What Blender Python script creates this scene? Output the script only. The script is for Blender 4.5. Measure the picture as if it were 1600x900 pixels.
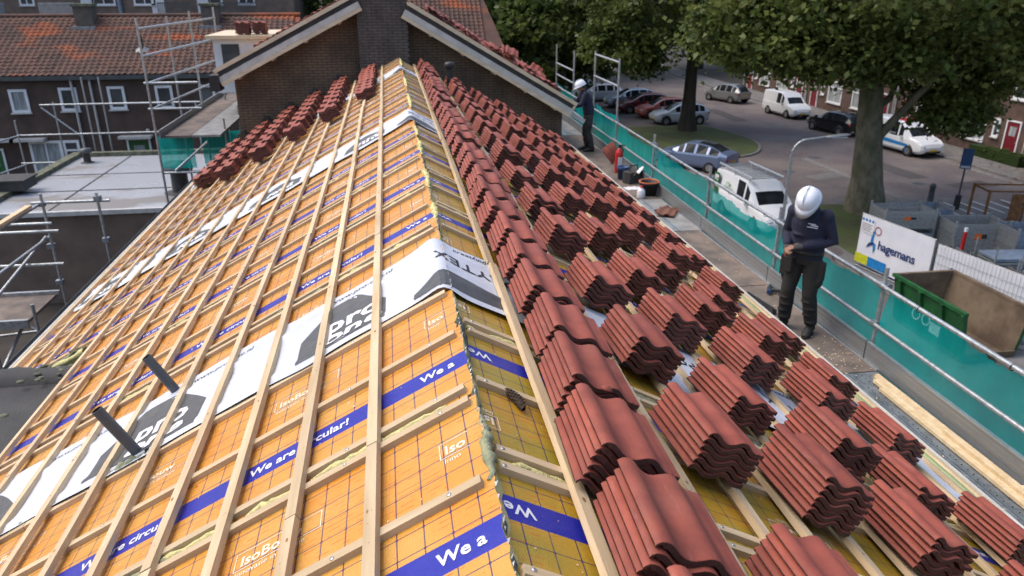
import bpy, math, random
import numpy as np
from math import sin, cos, pi, radians, atan2, sqrt
from mathutils import Vector, Matrix

for o in list(bpy.data.objects): bpy.data.objects.remove(o)
SC = bpy.context.scene
COL = SC.collection
random.seed(7)
RNG = np.random.default_rng(11)

# ------------------------------------------------------------------ camera
PITCH, YAW = radians(21.9), radians(9.0)
cd = bpy.data.cameras.new('camera'); cam = bpy.data.objects.new('camera', cd); COL.objects.link(cam)
cam.location = (-0.22, 0.0, 1.445)
fwd = Vector((sin(YAW)*cos(PITCH), cos(YAW)*cos(PITCH), -sin(PITCH)))
cam.rotation_euler = fwd.to_track_quat('-Z', 'Y').to_euler()
cd.sensor_width = 36.0; cd.lens = 36.0*1170/1600
cd.clip_start = 0.05; cd.clip_end = 900
cd.dof.use_dof = True; cd.dof.focus_distance = 3.4; cd.dof.aperture_fstop = 4.0
SC.camera = cam

# ------------------------------------------------------------------ sky, sun, exposure
SUN = Vector((-0.50, 0.16, 0.82)).normalized()
w = bpy.data.worlds.new('World'); SC.world = w; w.use_nodes = True
nt = w.node_tree; bg = nt.nodes['Background']
sky = nt.nodes.new('ShaderNodeTexSky'); sky.sky_type = 'NISHITA'; sky.sun_disc = False
sky.sun_elevation = math.asin(SUN.z); sky.sun_rotation = atan2(SUN.x, SUN.y)
sky.air_density = 1.0; sky.dust_density = 4.0; sky.ozone_density = 0.6
nt.links.new(sky.outputs[0], bg.inputs[0]); bg.inputs[1].default_value = 0.15
ld = bpy.data.lights.new('sun', 'SUN'); sun = bpy.data.objects.new('sun', ld); COL.objects.link(sun)
ld.energy = 0.65; ld.angle = radians(45); ld.color = (1.0, 0.95, 0.88)
sun.rotation_euler = (-SUN).to_track_quat('-Z', 'Y').to_euler()
SC.view_settings.view_transform = 'Standard'; SC.view_settings.look = 'None'
SC.view_settings.gamma = 1.0; SC.view_settings.exposure = 0.90
SC.view_settings.use_curve_mapping = False

# ------------------------------------------------------------------ helpers
class MB:
    def __init__(s): s.v = []; s.f = []; s.m = []; s.sm = []
    def add(s, verts, faces, mi=0, M=None, smooth=False):
        b = len(s.v)
        if M is not None: verts = [M @ Vector(p) for p in verts]
        s.v += [tuple(p) for p in verts]
        for f in faces:
            s.f.append(tuple(b+i for i in f)); s.m.append(mi); s.sm.append(smooth)
        return s
    def box(s, x0, x1, y0, y1, z0, z1, mi=0, M=None):
        vs = [(x0,y0,z0),(x1,y0,z0),(x1,y1,z0),(x0,y1,z0),(x0,y0,z1),(x1,y0,z1),(x1,y1,z1),(x0,y1,z1)]
        return s.add(vs, [(3,2,1,0),(4,5,6,7),(0,1,5,4),(1,2,6,5),(2,3,7,6),(3,0,4,7)], mi, M)
    def quad(s, a, b, c, d, mi=0): return s.add([a,b,c,d], [(0,1,2,3)], mi)
    def tube(s, p0, p1, r, n=8, mi=0, r1=None, caps=True, M=None):
        p0 = Vector(p0); p1 = Vector(p1); d = (p1-p0).normalized(); r1 = r if r1 is None else r1
        a = d.orthogonal().normalized(); b = d.cross(a); vs = []
        for i in range(n):
            t = 2*pi*i/n; q = a*cos(t)+b*sin(t); vs.append(p0+q*r); vs.append(p1+q*r1)
        s.add(vs, [(2*i, (2*i+2) % (2*n), (2*i+3) % (2*n), 2*i+1) for i in range(n)], mi, M, True)
        if caps:
            s.add([vs[2*i] for i in range(n)], [tuple(range(n-1,-1,-1))], mi, M)
            s.add([vs[2*i+1] for i in range(n)], [tuple(range(n))], mi, M)
        return s
    def path(s, pts, r, n=8, mi=0):
        for i in range(len(pts)-1): s.tube(pts[i], pts[i+1], r, n, mi)
        return s
    def lathe(s, prof, n=12, mi=0, M=None, smooth=True):
        vs = []; k = len(prof)
        for i in range(n):
            t = 2*pi*i/n
            for (r, z) in prof: vs.append((r*cos(t), r*sin(t), z))
        fs = [(i*k+j, ((i+1) % n)*k+j, ((i+1) % n)*k+j+1, i*k+j+1) for i in range(n) for j in range(k-1)]
        return s.add(vs, fs, mi, M, smooth)
    def prism(s, poly, h0, h1, mi=0, M=None):
        n = len(poly)
        vs = [(x,y,h0) for x,y in poly]+[(x,y,h1) for x,y in poly]
        fs = [tuple(range(n-1,-1,-1)), tuple(range(n,2*n))]+[(i,(i+1) % n,n+(i+1) % n,n+i) for i in range(n)]
        return s.add(vs, fs, mi, M)
    def mesh(s, name, mats):
        me = bpy.data.meshes.new(name); me.from_pydata(s.v, [], s.f)
        for m in (mats if isinstance(mats, (list, tuple)) else [mats]): me.materials.append(m)
        me.polygons.foreach_set('material_index', s.m); me.polygons.foreach_set('use_smooth', s.sm)
        me.update(); return me

def tag(o, label=None, cat=None, group=None, kind=None):
    if label: o['label'] = label
    if cat: o['category'] = cat
    if group: o['group'] = group
    if kind: o['kind'] = kind
    return o
def thing(name, label, cat, loc=(0,0,0), rz=0.0, group=None):
    o = bpy.data.objects.new(name, None); COL.objects.link(o); o.location = loc; o.rotation_euler = (0,0,rz)
    o.empty_display_size = 0.2
    return tag(o, label, cat, group)
def link(name, me, parent=None, world=False, M=None):
    o = bpy.data.objects.new(name, me); COL.objects.link(o)
    if M is not None: o.matrix_local = M
    if parent is not None:
        o.parent = parent
        if world: o.location = o.location - (parent.location + (parent.parent.location if parent.parent else Vector()))
    return o
def obj(name, mb, mats, parent=None, world=False, M=None):
    return link(name, mb.mesh(name, mats), parent, world, M)
def copy_tree(o, parent=None):
    c = o.copy(); COL.objects.link(c); c.parent = parent
    for ch in [q for q in bpy.data.objects if q.parent == o]: copy_tree(ch, c)
    return c
_fc = {}
def text_vf(body, size, bold=0.0, align='LEFT', shear=0.0, space=1.0):
    k = (body, size, bold, align, shear, space)
    if k not in _fc:
        c = bpy.data.curves.new('t', 'FONT'); c.body = body; c.size = size; c.offset = bold*size
        c.align_x = align; c.shear = shear; c.resolution_u = 2; c.space_character = space; c.fill_mode = 'FRONT'
        o = bpy.data.objects.new('t', c); me = bpy.data.meshes.new_from_object(o)
        _fc[k] = ([tuple(v.co) for v in me.vertices], [tuple(p.vertices) for p in me.polygons])
        bpy.data.objects.remove(o); bpy.data.curves.remove(c); bpy.data.meshes.remove(me)
    return _fc[k]

# ------------------------------------------------------------------ materials
def nn(t, typ, **kw):
    n = t.nodes.new(typ)
    for k, v in kw.items():
        if k in n.inputs.keys(): n.inputs[k].default_value = v
        else: setattr(n, k, v)
    return n
def mth(t, op, a, b=None, c=None, clamp=False):
    n = t.nodes.new('ShaderNodeMath'); n.operation = op; n.use_clamp = clamp
    for i, x in enumerate((a, b, c)):
        if x is None: continue
        if isinstance(x, (int, float)): n.inputs[i].default_value = x
        else: t.links.new(x, n.inputs[i])
    return n.outputs[0]
def mixc(t, fac, a, b):
    n = t.nodes.new('ShaderNodeMix'); n.data_type = 'RGBA'
    if isinstance(fac, (int, float)): n.inputs[0].default_value = fac
    else: t.links.new(fac, n.inputs[0])
    for i, x in ((6, a), (7, b)):
        if isinstance(x, tuple): n.inputs[i].default_value = (*x[:3], 1)
        else: t.links.new(x, n.inputs[i])
    return n.outputs[2]
def ramp(t, fac, lo, hi):
    n = t.nodes.new('ShaderNodeMapRange'); n.inputs[1].default_value = lo; n.inputs[2].default_value = hi
    t.links.new(fac, n.inputs[0]); return n.outputs[0]
def base(name):
    m = bpy.data.materials.new(name); m.use_nodes = True; t = m.node_tree
    return m, t, t.nodes['Principled BSDF']
def coords(t, kind='Object', scale=(1,1,1), randomize=False):
    tc = t.nodes.new('ShaderNodeTexCoord'); mp = t.nodes.new('ShaderNodeMapping'); mp.inputs['Scale'].default_value = scale
    t.links.new(tc.outputs[kind], mp.inputs[0])
    if randomize:
        oi = t.nodes.new('ShaderNodeObjectInfo'); cb = t.nodes.new('ShaderNodeCombineXYZ')
        r = mth(t, 'MULTIPLY', oi.outputs['Random'], 37.0)
        for i in range(3): t.links.new(r, cb.inputs[i])
        t.links.new(cb.outputs[0], mp.inputs['Location'])
    return mp.outputs[0]
def noise(t, vec, scale, detail=3.0, rough=0.55):
    n = t.nodes.new('ShaderNodeTexNoise'); n.inputs['Scale'].default_value = scale; n.inputs['Detail'].default_value = detail
    n.inputs['Roughness'].default_value = rough
    if vec is not None: t.links.new(vec, n.inputs['Vector'])
    return n.outputs[0]
def bump(t, h, strength, dist=0.01, p=None):
    b = t.nodes.new('ShaderNodeBump'); b.inputs['Strength'].default_value = strength; b.inputs['Distance'].default_value = dist
    t.links.new(h, b.inputs['Height']); t.links.new(b.outputs[0], p.inputs['Normal'])
def mat(name, c1, c2=None, rough=0.6, metal=0.0, scale=6.0, bmp=0.0, bscale=None, stretch=(1,1,1), rnd=False, rvar=0.0, spec=0.5, kind='Object', lo=0.35, hi=0.65):
    m, t, p = base(name); p.inputs['Roughness'].default_value = rough; p.inputs['Metallic'].default_value = metal
    p.inputs['Specular IOR Level'].default_value = spec
    c2 = c2 or tuple(x*0.72 for x in c1)
    v = coords(t, kind, stretch, rnd)
    f = ramp(t, noise(t, v, scale), lo, hi); col = mixc(t, f, c1, c2)
    if rvar:
        oi = t.nodes.new('ShaderNodeObjectInfo'); h = t.nodes.new('ShaderNodeHueSaturation')
        t.links.new(mth(t, 'MULTIPLY_ADD', oi.outputs['Random'], rvar, 1-rvar/2), h.inputs['Value']); t.links.new(col, h.inputs['Color']); col = h.outputs[0]
    t.links.new(col, p.inputs['Base Color'])
    if bmp: bump(t, noise(t, v, bscale or scale*4, 4), bmp, 0.01, p)
    return m

M = {}
M['wood'] = mat('timber_batten', (.555,.43,.275), (.435,.32,.185), .75, 0, 14, .25, 60, (.12,1,1), True, .24)
M['wood_new'] = mat('timber_planed', (.66,.52,.33), (.55,.41,.23), .65, 0, 12, .15, 50, (.15,1,1), True, .16)
M['wood_knot'] = mat('timber_knot', (.26,.13,.05), (.20,.09,.035), .7)
def tile_mat():
    m, t, p = base('tile_engobe'); v = coords(t, 'Object', (1,1,1), True); oi = t.nodes.new('ShaderNodeObjectInfo')
    col = mixc(t, ramp(t, noise(t, v, 8, 4), .35, .68), (.300,.072,.044), (.212,.049,.032))
    col = mixc(t, mth(t, 'MULTIPLY', ramp(t, noise(t, v, 3.2, 4), .55, .78), .45), col, (.36,.128,.088))
    col = mixc(t, mth(t, 'MULTIPLY', ramp(t, noise(t, v, 150, 2), .60, .74), .5), col, (.14,.035,.026))
    col = mixc(t, mth(t, 'MULTIPLY', ramp(t, noise(t, coords(t, 'Object', (3,.5,1), True), 14, 3), .62, .80), .35), col, (.42,.19,.15))
    h = t.nodes.new('ShaderNodeHueSaturation'); t.links.new(mth(t, 'MULTIPLY_ADD', oi.outputs['Random'], .30, .84), h.inputs['Value']); t.links.new(col, h.inputs['Color'])
    t.links.new(h.outputs[0], p.inputs['Base Color']); t.links.new(mth(t, 'MULTIPLY_ADD', noise(t, v, 6, 3), .3, .5), p.inputs['Roughness']); p.inputs['Specular IOR Level'].default_value = .4
    bump(t, mth(t, 'ADD', noise(t, v, 170, 3), mth(t, 'MULTIPLY', noise(t, v, 18, 2), .6)), .16, .01, p); return m
M['tile'] = tile_mat()
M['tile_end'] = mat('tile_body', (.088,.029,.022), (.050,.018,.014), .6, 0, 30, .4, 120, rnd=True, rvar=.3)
M['old_tile'] = mat('weathered_tile', (.20,.075,.045), (.075,.045,.034), .85, 0, 1.1, .2, 40)
M['foam'] = mat('polyurethane_foam', (.30,.30,.17), (.12,.14,.10), .85, 0, 14, .8, 45)
M['foam_y'] = mat('yellow_foam', (.62,.56,.24), (.48,.45,.2), .85, 0, 25, .8, 80)
M['dark_foam'] = mat('grey_foam', (.085,.10,.075), (.03,.035,.03), .8, 0, 12, .8, 60)
M['shred'] = mat('torn_foil', (.6,.6,.6), (.35,.35,.37), .4, 0, 60)
M['galv'] = mat('galvanised_steel', (.47,.49,.50), (.30,.32,.33), .45, .75, 18, .1, 90, rnd=True, rvar=.2)
M['galv_dark'] = mat('worn_galvanised_steel', (.29,.32,.34), (.17,.19,.21), .5, .6, 10, .1, 60, rnd=True, rvar=.2)
M['alu'] = mat('aluminium', (.60,.62,.64), (.48,.5,.52), .38, .85, 8)
M['toe'] = mat('toe_board_steel', (.29,.30,.305), (.21,.22,.225), .5, .5, 4, .1, 40, (1,.1,1))
M['deck_ply'] = mat('deck_plywood', (.20,.155,.125), (.10,.083,.072), .82, 0, 3.2, .25, 40)
M['deck_grey'] = mat('deck_plate', (.30,.30,.29), (.20,.20,.195), .7, .2, 4, .1, 30)
M['hole'] = mat('dark_void', (.012,.012,.013), rough=.9)
M['white_sheet'] = None
M['black'] = mat('black_rubber', (.012,.012,.013), (.02,.02,.021), .6)
M['pvc'] = mat('grey_pvc', (.075,.085,.095), (.06,.07,.08), .4, 0, 5)
M['pvc_black'] = mat('black_flue', (.013,.014,.016), (.03,.03,.033), .45)
M['print_white'] = mat('white_print', (.72,.72,.74), (.62,.62,.66), .5, 0, 30)
M['print_white_thin'] = mat('worn_white_print', (.66,.52,.34), (.74,.66,.55), .5, 0, 22)
M['print_black'] = mat('black_print', (.025,.026,.03), rough=.55)
M['print_grey'] = mat('dark_grey_print', (.055,.057,.06), (.075,.077,.08), .6, 0, 20)
M['screw'] = mat('zinc_screw', (.6,.6,.6), rough=.3, metal=1)
M['brick_dark'] = mat('dark_brick', (.090,.060,.048), (.055,.039,.032), .9, 0, 1.3, .5, 40)
M['brick_gable'] = mat('gable_brick', (.175,.125,.082), (.105,.077,.055), .9, 0, 2.2, .5, 30)
M['brick_chim'] = mat('chimney_brick', (.115,.097,.085), (.072,.063,.057), .9, 0, 3, .5, 30)
M['brick_red'] = mat('street_brick', (.115,.070,.053), (.070,.044,.035), .9, 0, 3, .5, 30)
M['brick_apt'] = mat('apartment_brick', (.20,.15,.12), (.14,.105,.085), .9, 0, 2, .3, 30)
M['mortar'] = mat('mortar', (.045,.04,.036), (.03,.028,.026), .95)
M['white_paint'] = mat('white_paint', (.72,.74,.76), (.62,.64,.66), .45, 0, 3)
M['off_white'] = mat('weathered_white_trim', (.50,.50,.49), (.38,.38,.37), .6, 0, 5)
M['pane'] = mat('window_glass', (.035,.042,.045), (.07,.08,.085), .08, 0, 1.2, spec=.8)
M['curtain'] = mat('net_curtain', (.35,.38,.38), (.16,.18,.19), .7, 0, 2, stretch=(6,6,.6))
M['green_door'] = mat('green_door_paint', (.012,.105,.028), (.010,.085,.022), .4)
M['red_door'] = mat('red_door_paint', (.16,.012,.02), (.13,.01,.016), .4)
M['zinc'] = mat('zinc_gutter', (.09,.10,.105), (.06,.065,.07), .5, .4, 3)
M['lead'] = mat('lead_flashing', (.25,.27,.29), (.16,.17,.18), .55, .2, 6)
M['moss'] = mat('mossy_edge', (.16,.165,.11), (.06,.065,.045), .95, 0, 5, .6, 30)
M['bitumen'] = mat('bitumen', (.03,.03,.031), (.05,.049,.047), .8, 0, 3, .5, 50)
M['grass'] = mat('grass', (.066,.095,.022), (.055,.058,.022), .95, 0, 1.1, .8, 40)
M['soil'] = mat('dark_soil', (.04,.032,.025), (.022,.018,.015), .95, 0, 1.5, .5, 20)
M['pave'] = mat('grey_paving', (.155,.15,.145), (.115,.112,.11), .9, 0, 2, .3, 30)
M['kerb'] = mat('concrete_kerb', (.20,.195,.19), (.14,.137,.133), .9, 0, 4)
M['leaf'] = None
M['bark'] = None
M['skin'] = mat('skin', (.26,.125,.075), (.22,.10,.06), .55)
M['navy'] = mat('navy_sweater', (.017,.020,.046), (.010,.012,.028), .9, 0, 5, .6, 70)
M['trouser'] = mat('black_work_trousers', (.014,.0135,.013), (.024,.021,.018), .85, 0, 5, .6, 60)
M['trouser_grey'] = mat('charcoal_trousers', (.04,.036,.036), (.025,.023,.024), .85, 0, 6, .5, 60)
M['boot'] = mat('black_boots', (.012,.011,.010), (.025,.022,.019), .6, 0, 20)
M['helmet'] = mat('white_helmet', (.70,.73,.80), (.64,.68,.75), .3)
M['glove'] = mat('dark_glove', (.03,.028,.03), (.05,.047,.047), .8, 0, 40)
M['orange'] = mat('orange_plastic', (.75,.14,.02), rough=.5)
M['yellow'] = mat('yellow_plastic', (.72,.45,.02), rough=.5)
M['red'] = mat('red_enamel', (.46,.018,.02), (.38,.014,.016), .35)
M['lime'] = mat('lime_print', (.55,.58,.02), rough=.5)
M['blue_print'] = mat('blue_print', (.01,.20,.52), rough=.5)
M['navy_print'] = mat('navy_print', (.012,.035,.15), rough=.5)
M['banner'] = mat('white_banner', (.66,.67,.72), (.58,.60,.66), .6, 0, 1.5, .2, 3)
M['skip_green'] = mat('green_skip_paint', (.012,.115,.03), (.008,.07,.02), .55, .1, 3, .2, 12)
M['skip_rust'] = mat('rusty_skip_inside', (.155,.115,.075), (.075,.05,.033), .9, 0, 1.6, .5, 10)
M['rust'] = mat('rusty_steel', (.22,.10,.035), (.12,.055,.02), .85, .1, 6)
M['blue_steel'] = mat('blue_tinted_steel', (.23,.29,.37), (.16,.21,.28), .45, .4, 5)
M['sign_blue'] = mat('blue_sign', (.02,.06,.16), (.03,.07,.17), .4)
M['tyre'] = mat('tyre', (.012,.012,.012), rough=.85)
M['rim'] = mat('wheel_rim', (.35,.36,.37), rough=.35, metal=.8)
M['carglass'] = mat('car_glass', (.010,.013,.016), (.02,.024,.028), .12, 0, 2, spec=.15)
M['lamp_red'] = mat('tail_lamp', (.35,.01,.012), rough=.25)
M['lamp_clear'] = mat('head_lamp', (.55,.58,.6), rough=.15)
M['plate'] = mat('yellow_plate', (.62,.42,.01), rough=.5)
M['blk_plastic'] = mat('black_trim', (.018,.018,.019), rough=.6)
M['barge'] = mat('barge_board_timber', (.66,.55,.40), (.52,.42,.28), .7, 0, 8, stretch=(.2,1,1))
M['pale_barge'] = mat('primed_board', (.52,.51,.48), (.42,.41,.38), .6, 0, 5)
M['eps'] = mat('green_edge_profile', (.36,.42,.20), (.30,.36,.17), .6, 0, 4)
M['cone'] = mat('pine_cone', (.055,.032,.018), (.028,.017,.010), .85, 0, 60, .6, 120)

def foil(name, orange, gold, warm, bv):
    m, t, p = base(name)
    v = coords(t); sx = t.nodes.new('ShaderNodeSeparateXYZ'); t.links.new(v, sx.inputs[0]); X, Y = sx.outputs[0], sx.outputs[1]
    big = noise(t, coords(t, 'Object', (1.2,2.2,1), True), 1.6, 3)
    col = mixc(t, ramp(t, big, .38, .62), orange, gold)
    fine = noise(t, coords(t, 'Object', (1,5,1), True), 34, 3)
    col = mixc(t, mth(t, 'MULTIPLY', ramp(t, fine, .5, .75), .35), col, warm)
    # red printed dashes
    ds = mth(t, 'FRACT', mth(t, 'MULTIPLY', Y, 38.0)); dash = mth(t, 'LESS_THAN', ds, .18)
    dn = mth(t, 'GREATER_THAN', noise(t, coords(t, 'Object', (9,60,1)), 2.0, 1), .52)
    zone = mth(t, 'GREATER_THAN', noise(t, v, 3.1, 0), .47)
    col = mixc(t, mth(t, 'MULTIPLY', mth(t, 'MULTIPLY', dash, dn), mth(t, 'MULTIPLY', zone, .8)), col, (.50,.085,.015))
    # navy grid every 10 cm, with a dot at each crossing
    def dist(c): return mth(t, 'ABSOLUTE', mth(t, 'SUBTRACT', mth(t, 'FRACT', mth(t, 'MULTIPLY', c, 10.0)), .5))
    dx, dy = dist(X), dist(Y)
    g1 = mth(t, 'LESS_THAN', dx, .021); g2 = mth(t, 'LESS_THAN', dy, .019)
    dot = mth(t, 'LESS_THAN', mth(t, 'ADD', mth(t, 'MULTIPLY', dx, dx), mth(t, 'MULTIPLY', dy, dy)), .0032)
    g = mth(t, 'MAXIMUM', mth(t, 'MAXIMUM', g1, g2), dot)
    col = mixc(t, mth(t, 'MULTIPLY', g, .95), col, (.020,.014,.10))
    band = mth(t, 'LESS_THAN', mth(t, 'ABSOLUTE', mth(t, 'ADD', Y, -bv)), .063)
    scuff = ramp(t, noise(t, coords(t, 'Object', (2,2,1), True), 7, 4), .64, .84)
    blue = mixc(t, mth(t, 'MULTIPLY', scuff, .5), (.016,.020,.29), (.10,.10,.36))
    col = mixc(t, band, col, blue)
    t.links.new(col, p.inputs['Base Color'])
    p.inputs['Roughness'].default_value = .33; p.inputs['Metallic'].default_value = .0; p.inputs['Specular IOR Level'].default_value = .45
    wv = t.nodes.new('ShaderNodeTexWave'); wv.inputs['Scale'].default_value = 55; wv.bands_direction = 'X'; t.links.new(v, wv.inputs['Vector'])
    h = mth(t, 'ADD', mth(t, 'MULTIPLY', wv.outputs[1], .16), mth(t, 'MULTIPLY', noise(t, coords(t, 'Object', (1,1,1), True), 9, 4), 1.4))
    h = mth(t, 'ADD', h, mth(t, 'MULTIPLY', noise(t, coords(t, 'Object', (1,1,1), True), 2.6, 2), 2.5)); bump(t, h, .75, .006, p)
    return m
M['foil_l'] = foil('orange_foil', (.600,.255,.030), (.56,.295,.058), (.56,.185,.018), -.24)
M['foil_r'] = foil('foil_reflection_tint', (.46,.262,.024), (.31,.240,.028), (.50,.21,.015), -.31)  # same panel type as the left; green tree reflection painted into its olive-gold base

def sheet_mat():
    m, t, p = base('white_membrane')
    v = coords(t)
    col = mixc(t, ramp(t, noise(t, v, 2.0, 3), .35, .7), (.54,.565,.63), (.44,.465,.53))
    t.links.new(col, p.inputs['Base Color']); p.inputs['Roughness'].default_value = .6
    bump(t, mth(t, 'ADD', noise(t, coords(t, 'Object', (1,1.8,1)), 4, 4), mth(t, 'MULTIPLY', noise(t, v, 120, 2), .08)), .55, .03, p)
    return m
M['sheet'] = sheet_mat()

def net_mat():
    m, t, p = base('teal_debris_net')
    out = t.nodes['Material Output']
    v = coords(t)
    col = mixc(t, ramp(t, noise(t, coords(t, 'Object', (.25,.25,1)), 2.2, 3), .35, .65), (.007,.47,.42), (.005,.36,.33))
    t.links.new(col, p.inputs['Base Color']); p.inputs['Roughness'].default_value = .7; p.inputs['Specular IOR Level'].default_value = .2
    tl = t.nodes.new('ShaderNodeBsdfTranslucent'); t.links.new(col, tl.inputs[0])
    mx = t.nodes.new('ShaderNodeMixShader'); mx.inputs[0].default_value = .5
    t.links.new(p.outputs[0], mx.inputs[1]); t.links.new(tl.outputs[0], mx.inputs[2])
    tr = t.nodes.new('ShaderNodeBsdfTransparent'); tr.inputs[0].default_value = (.55,.95,.9,1)
    m2 = t.nodes.new('ShaderNodeMixShader')
    # weave: threads and openings
    w1 = t.nodes.new('ShaderNodeTexWave'); w1.inputs['Scale'].default_value = 60; t.links.new(v, w1.inputs['Vector'])
    f = mth(t, 'ADD', mth(t, 'MULTIPLY_ADD', noise(t, coords(t, 'Object', (1,1,1)), 1.1, 2), .26, .10), mth(t, 'MULTIPLY', noise(t, coords(t, 'Object', (9,9,1.2)), 3.0, 3), .16))
    t.links.new(f, m2.inputs[0]); t.links.new(mx.outputs[0], m2.inputs[1]); t.links.new(tr.outputs[0], m2.inputs[2])
    t.links.new(m2.outputs[0], out.inputs[0])
    return m
M['net'] = net_mat()

def leaf_mat(name, a, b, c):
    m, t, p = base(name)
    at = t.nodes.new('ShaderNodeAttribute'); at.attribute_name = 'tone'
    col = mixc(t, ramp(t, at.outputs['Fac'], 0, .55), a, b); col = mixc(t, ramp(t, at.outputs['Fac'], .6, 1), col, c)
    t.links.new(col, p.inputs['Base Color']); p.inputs['Roughness'].default_value = .5; p.inputs['Specular IOR Level'].default_value = .35
    tl = t.nodes.new('ShaderNodeBsdfTranslucent'); t.links.new(col, tl.inputs[0])
    mx = t.nodes.new('ShaderNodeMixShader'); mx.inputs[0].default_value = .45
    t.links.new(p.outputs[0], mx.inputs[1]); t.links.new(tl.outputs[0], mx.inputs[2])
    t.links.new(mx.outputs[0], t.nodes['Material Output'].inputs[0])
    return m
M['leaf'] = leaf_mat('plane_leaves', (.055,.088,.020), (.145,.185,.045), (.26,.275,.085))
M['leaf_dark'] = leaf_mat('dark_leaves', (.036,.064,.017), (.078,.118,.028), (.13,.17,.044))
def bark_mat():
    m, t, p = base('plane_bark')
    v = coords(t, 'Object', (1,1,.5))
    col = mixc(t, ramp(t, noise(t, v, 4.2, 6, .65), .36, .66), (.100,.088,.055), (.20,.18,.125))
    col = mixc(t, mth(t, 'MULTIPLY', ramp(t, noise(t, v, 1.2, 2), .5, .65), .6), col, (.07,.085,.035))
    t.links.new(col, p.inputs['Base Color']); p.inputs['Roughness'].default_value = .95
    bump(t, noise(t, v, 9, 4), .7, .03, p); return m
M['bark'] = bark_mat(); M['bark_dark'] = mat('dark_bark', (.05,.042,.03), (.028,.024,.018), .95, 0, 4, .8, 14, (1,1,.3))
def road_mat():
    m, t, p = base('clinker_road')
    v = coords(t)
    b = t.nodes.new('ShaderNodeTexBrick'); b.inputs['Scale'].default_value = 1.0; b.inputs['Brick Width'].default_value = .22; b.inputs['Row Height'].default_value = .11
    b.inputs['Mortar Size'].default_value = .006; b.inputs['Color1'].default_value = (.125,.103,.106,1); b.inputs['Color2'].default_value = (.098,.082,.085,1); b.inputs['Mortar'].default_value = (.05,.045,.042,1)
    t.links.new(v, b.inputs['Vector'])
    col = mixc(t, mth(t, 'MULTIPLY', ramp(t, noise(t, v, .35, 5), .42, .62), .8), b.outputs[0], (.16,.135,.122))
    col = mixc(t, mth(t, 'MULTIPLY', ramp(t, noise(t, v, 3, 3), .62, .75), .5), col, (.06,.05,.045))
    t.links.new(col, p.inputs['Base Color']); p.inputs['Roughness'].default_value = .85
    bump(t, b.outputs[1], .2, .005, p); return m
M['road'] = road_mat(); M['road_patch'] = mat('dark_road_patch', (.075,.066,.068), (.055,.05,.05), .9, 0, 3, .3, 40)
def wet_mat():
    m, t, p = base('wet_bitumen_painted_sky')
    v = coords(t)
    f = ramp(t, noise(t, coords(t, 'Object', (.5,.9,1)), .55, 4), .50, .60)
    col = mixc(t, f, (.40,.42,.455), (.16,.15,.14)); t.links.new(col, p.inputs['Base Color'])  # pale grey areas: sky reflection on the water put into the base colour
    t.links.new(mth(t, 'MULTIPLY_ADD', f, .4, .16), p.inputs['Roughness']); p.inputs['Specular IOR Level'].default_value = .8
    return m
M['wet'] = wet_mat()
def roofcol():
    m, t, p = base('old_orange_roof_tiles')
    v = coords(t)
    col = mixc(t, ramp(t, noise(t, v, 1.0, 4), .4, .62), (.118,.060,.043), (.072,.042,.033))
    col = mixc(t, ramp(t, noise(t, coords(t, 'Object', (.22,.5,.5)), 1.1, 2), .60, .70), col, (.30,.075,.024))
    col = mixc(t, mth(t, 'MULTIPLY', ramp(t, noise(t, v, 12, 2), .5, .7), .5), col, (.05,.035,.028))
    t.links.new(col, p.inputs['Base Color']); p.inputs['Roughness'].default_value = .9; return m
M['roof_old'] = roofcol()
def paint(name, c, metal=.25):
    m, t, p = base(name); p.inputs['Base Color'].default_value = (*c, 1); p.inputs['Roughness'].default_value = .28; p.inputs['Metallic'].default_value = metal
    p.inputs['Coat Weight'].default_value = .6; p.inputs['Coat Roughness'].default_value = .06
    col = mixc(t, mth(t, 'MULTIPLY', ramp(t, noise(t, coords(t), 3, 4), .45, .75), .18), c, tuple(x*.7 for x in c)); t.links.new(col, p.inputs['Base Color'])
    return m

# ================================================================== OUR HOUSE: the open roof
P = radians(27.8); CP, SP = cos(P), sin(P)
SL, SR = 4.86, 4.50; SLN, YNOTCH = 3.60, 7.02; PER, PH = 1.12, .554           # slope lengths left / right
YN, YF = 0.35, 17.85          # near and far end of the roof
G = -8.0                      # street level
def RP(side, s, y, off=0.0): return Vector((side*(s*CP+off*SP), y, -s*SP+off*CP))
def RM(side, s, y, off=0.0, rot=0.0, flip=True):
    """frame on a slope: x towards the ridge, y along it, z outward"""
    u = Vector((-side*CP, 0, SP)); v = Vector((0, -side, 0)); n = u.cross(v)
    m = Matrix((u, v, n)).transposed().to_4x4(); m.translation = RP(side, s, y, off)
    return m @ Matrix.Rotation(rot, 4, 'Z')
house = thing('terraced_house', 'brick terraced house whose stripped roof shows orange foil panels under timber battens', 'house', (0, 9, G))

# walls under the roof
mb = MB()
mb.box(-4.05, 4.0, YN+.15, YF, G, -2.36)
obj('wall', mb, M['brick_dark'], house, True)
gm = MB()   # underside structure of the roof
for side, L in ((-1, SL), (1, SR)):
    y0 = YN if side > 0 else YNOTCH
    gm.quad(RP(side, .02, y0, -.16), RP(side, L, y0, -.16), RP(side, L, YF, -.16), RP(side, .02, YF, -.16))
    if side < 0: gm.quad(RP(side, .02, YN, -.16), RP(side, SLN, YN, -.16), RP(side, SLN, YNOTCH, -.16), RP(side, .02, YNOTCH, -.16))
obj('roof_deck', gm, M['soil'], house, True)

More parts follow.
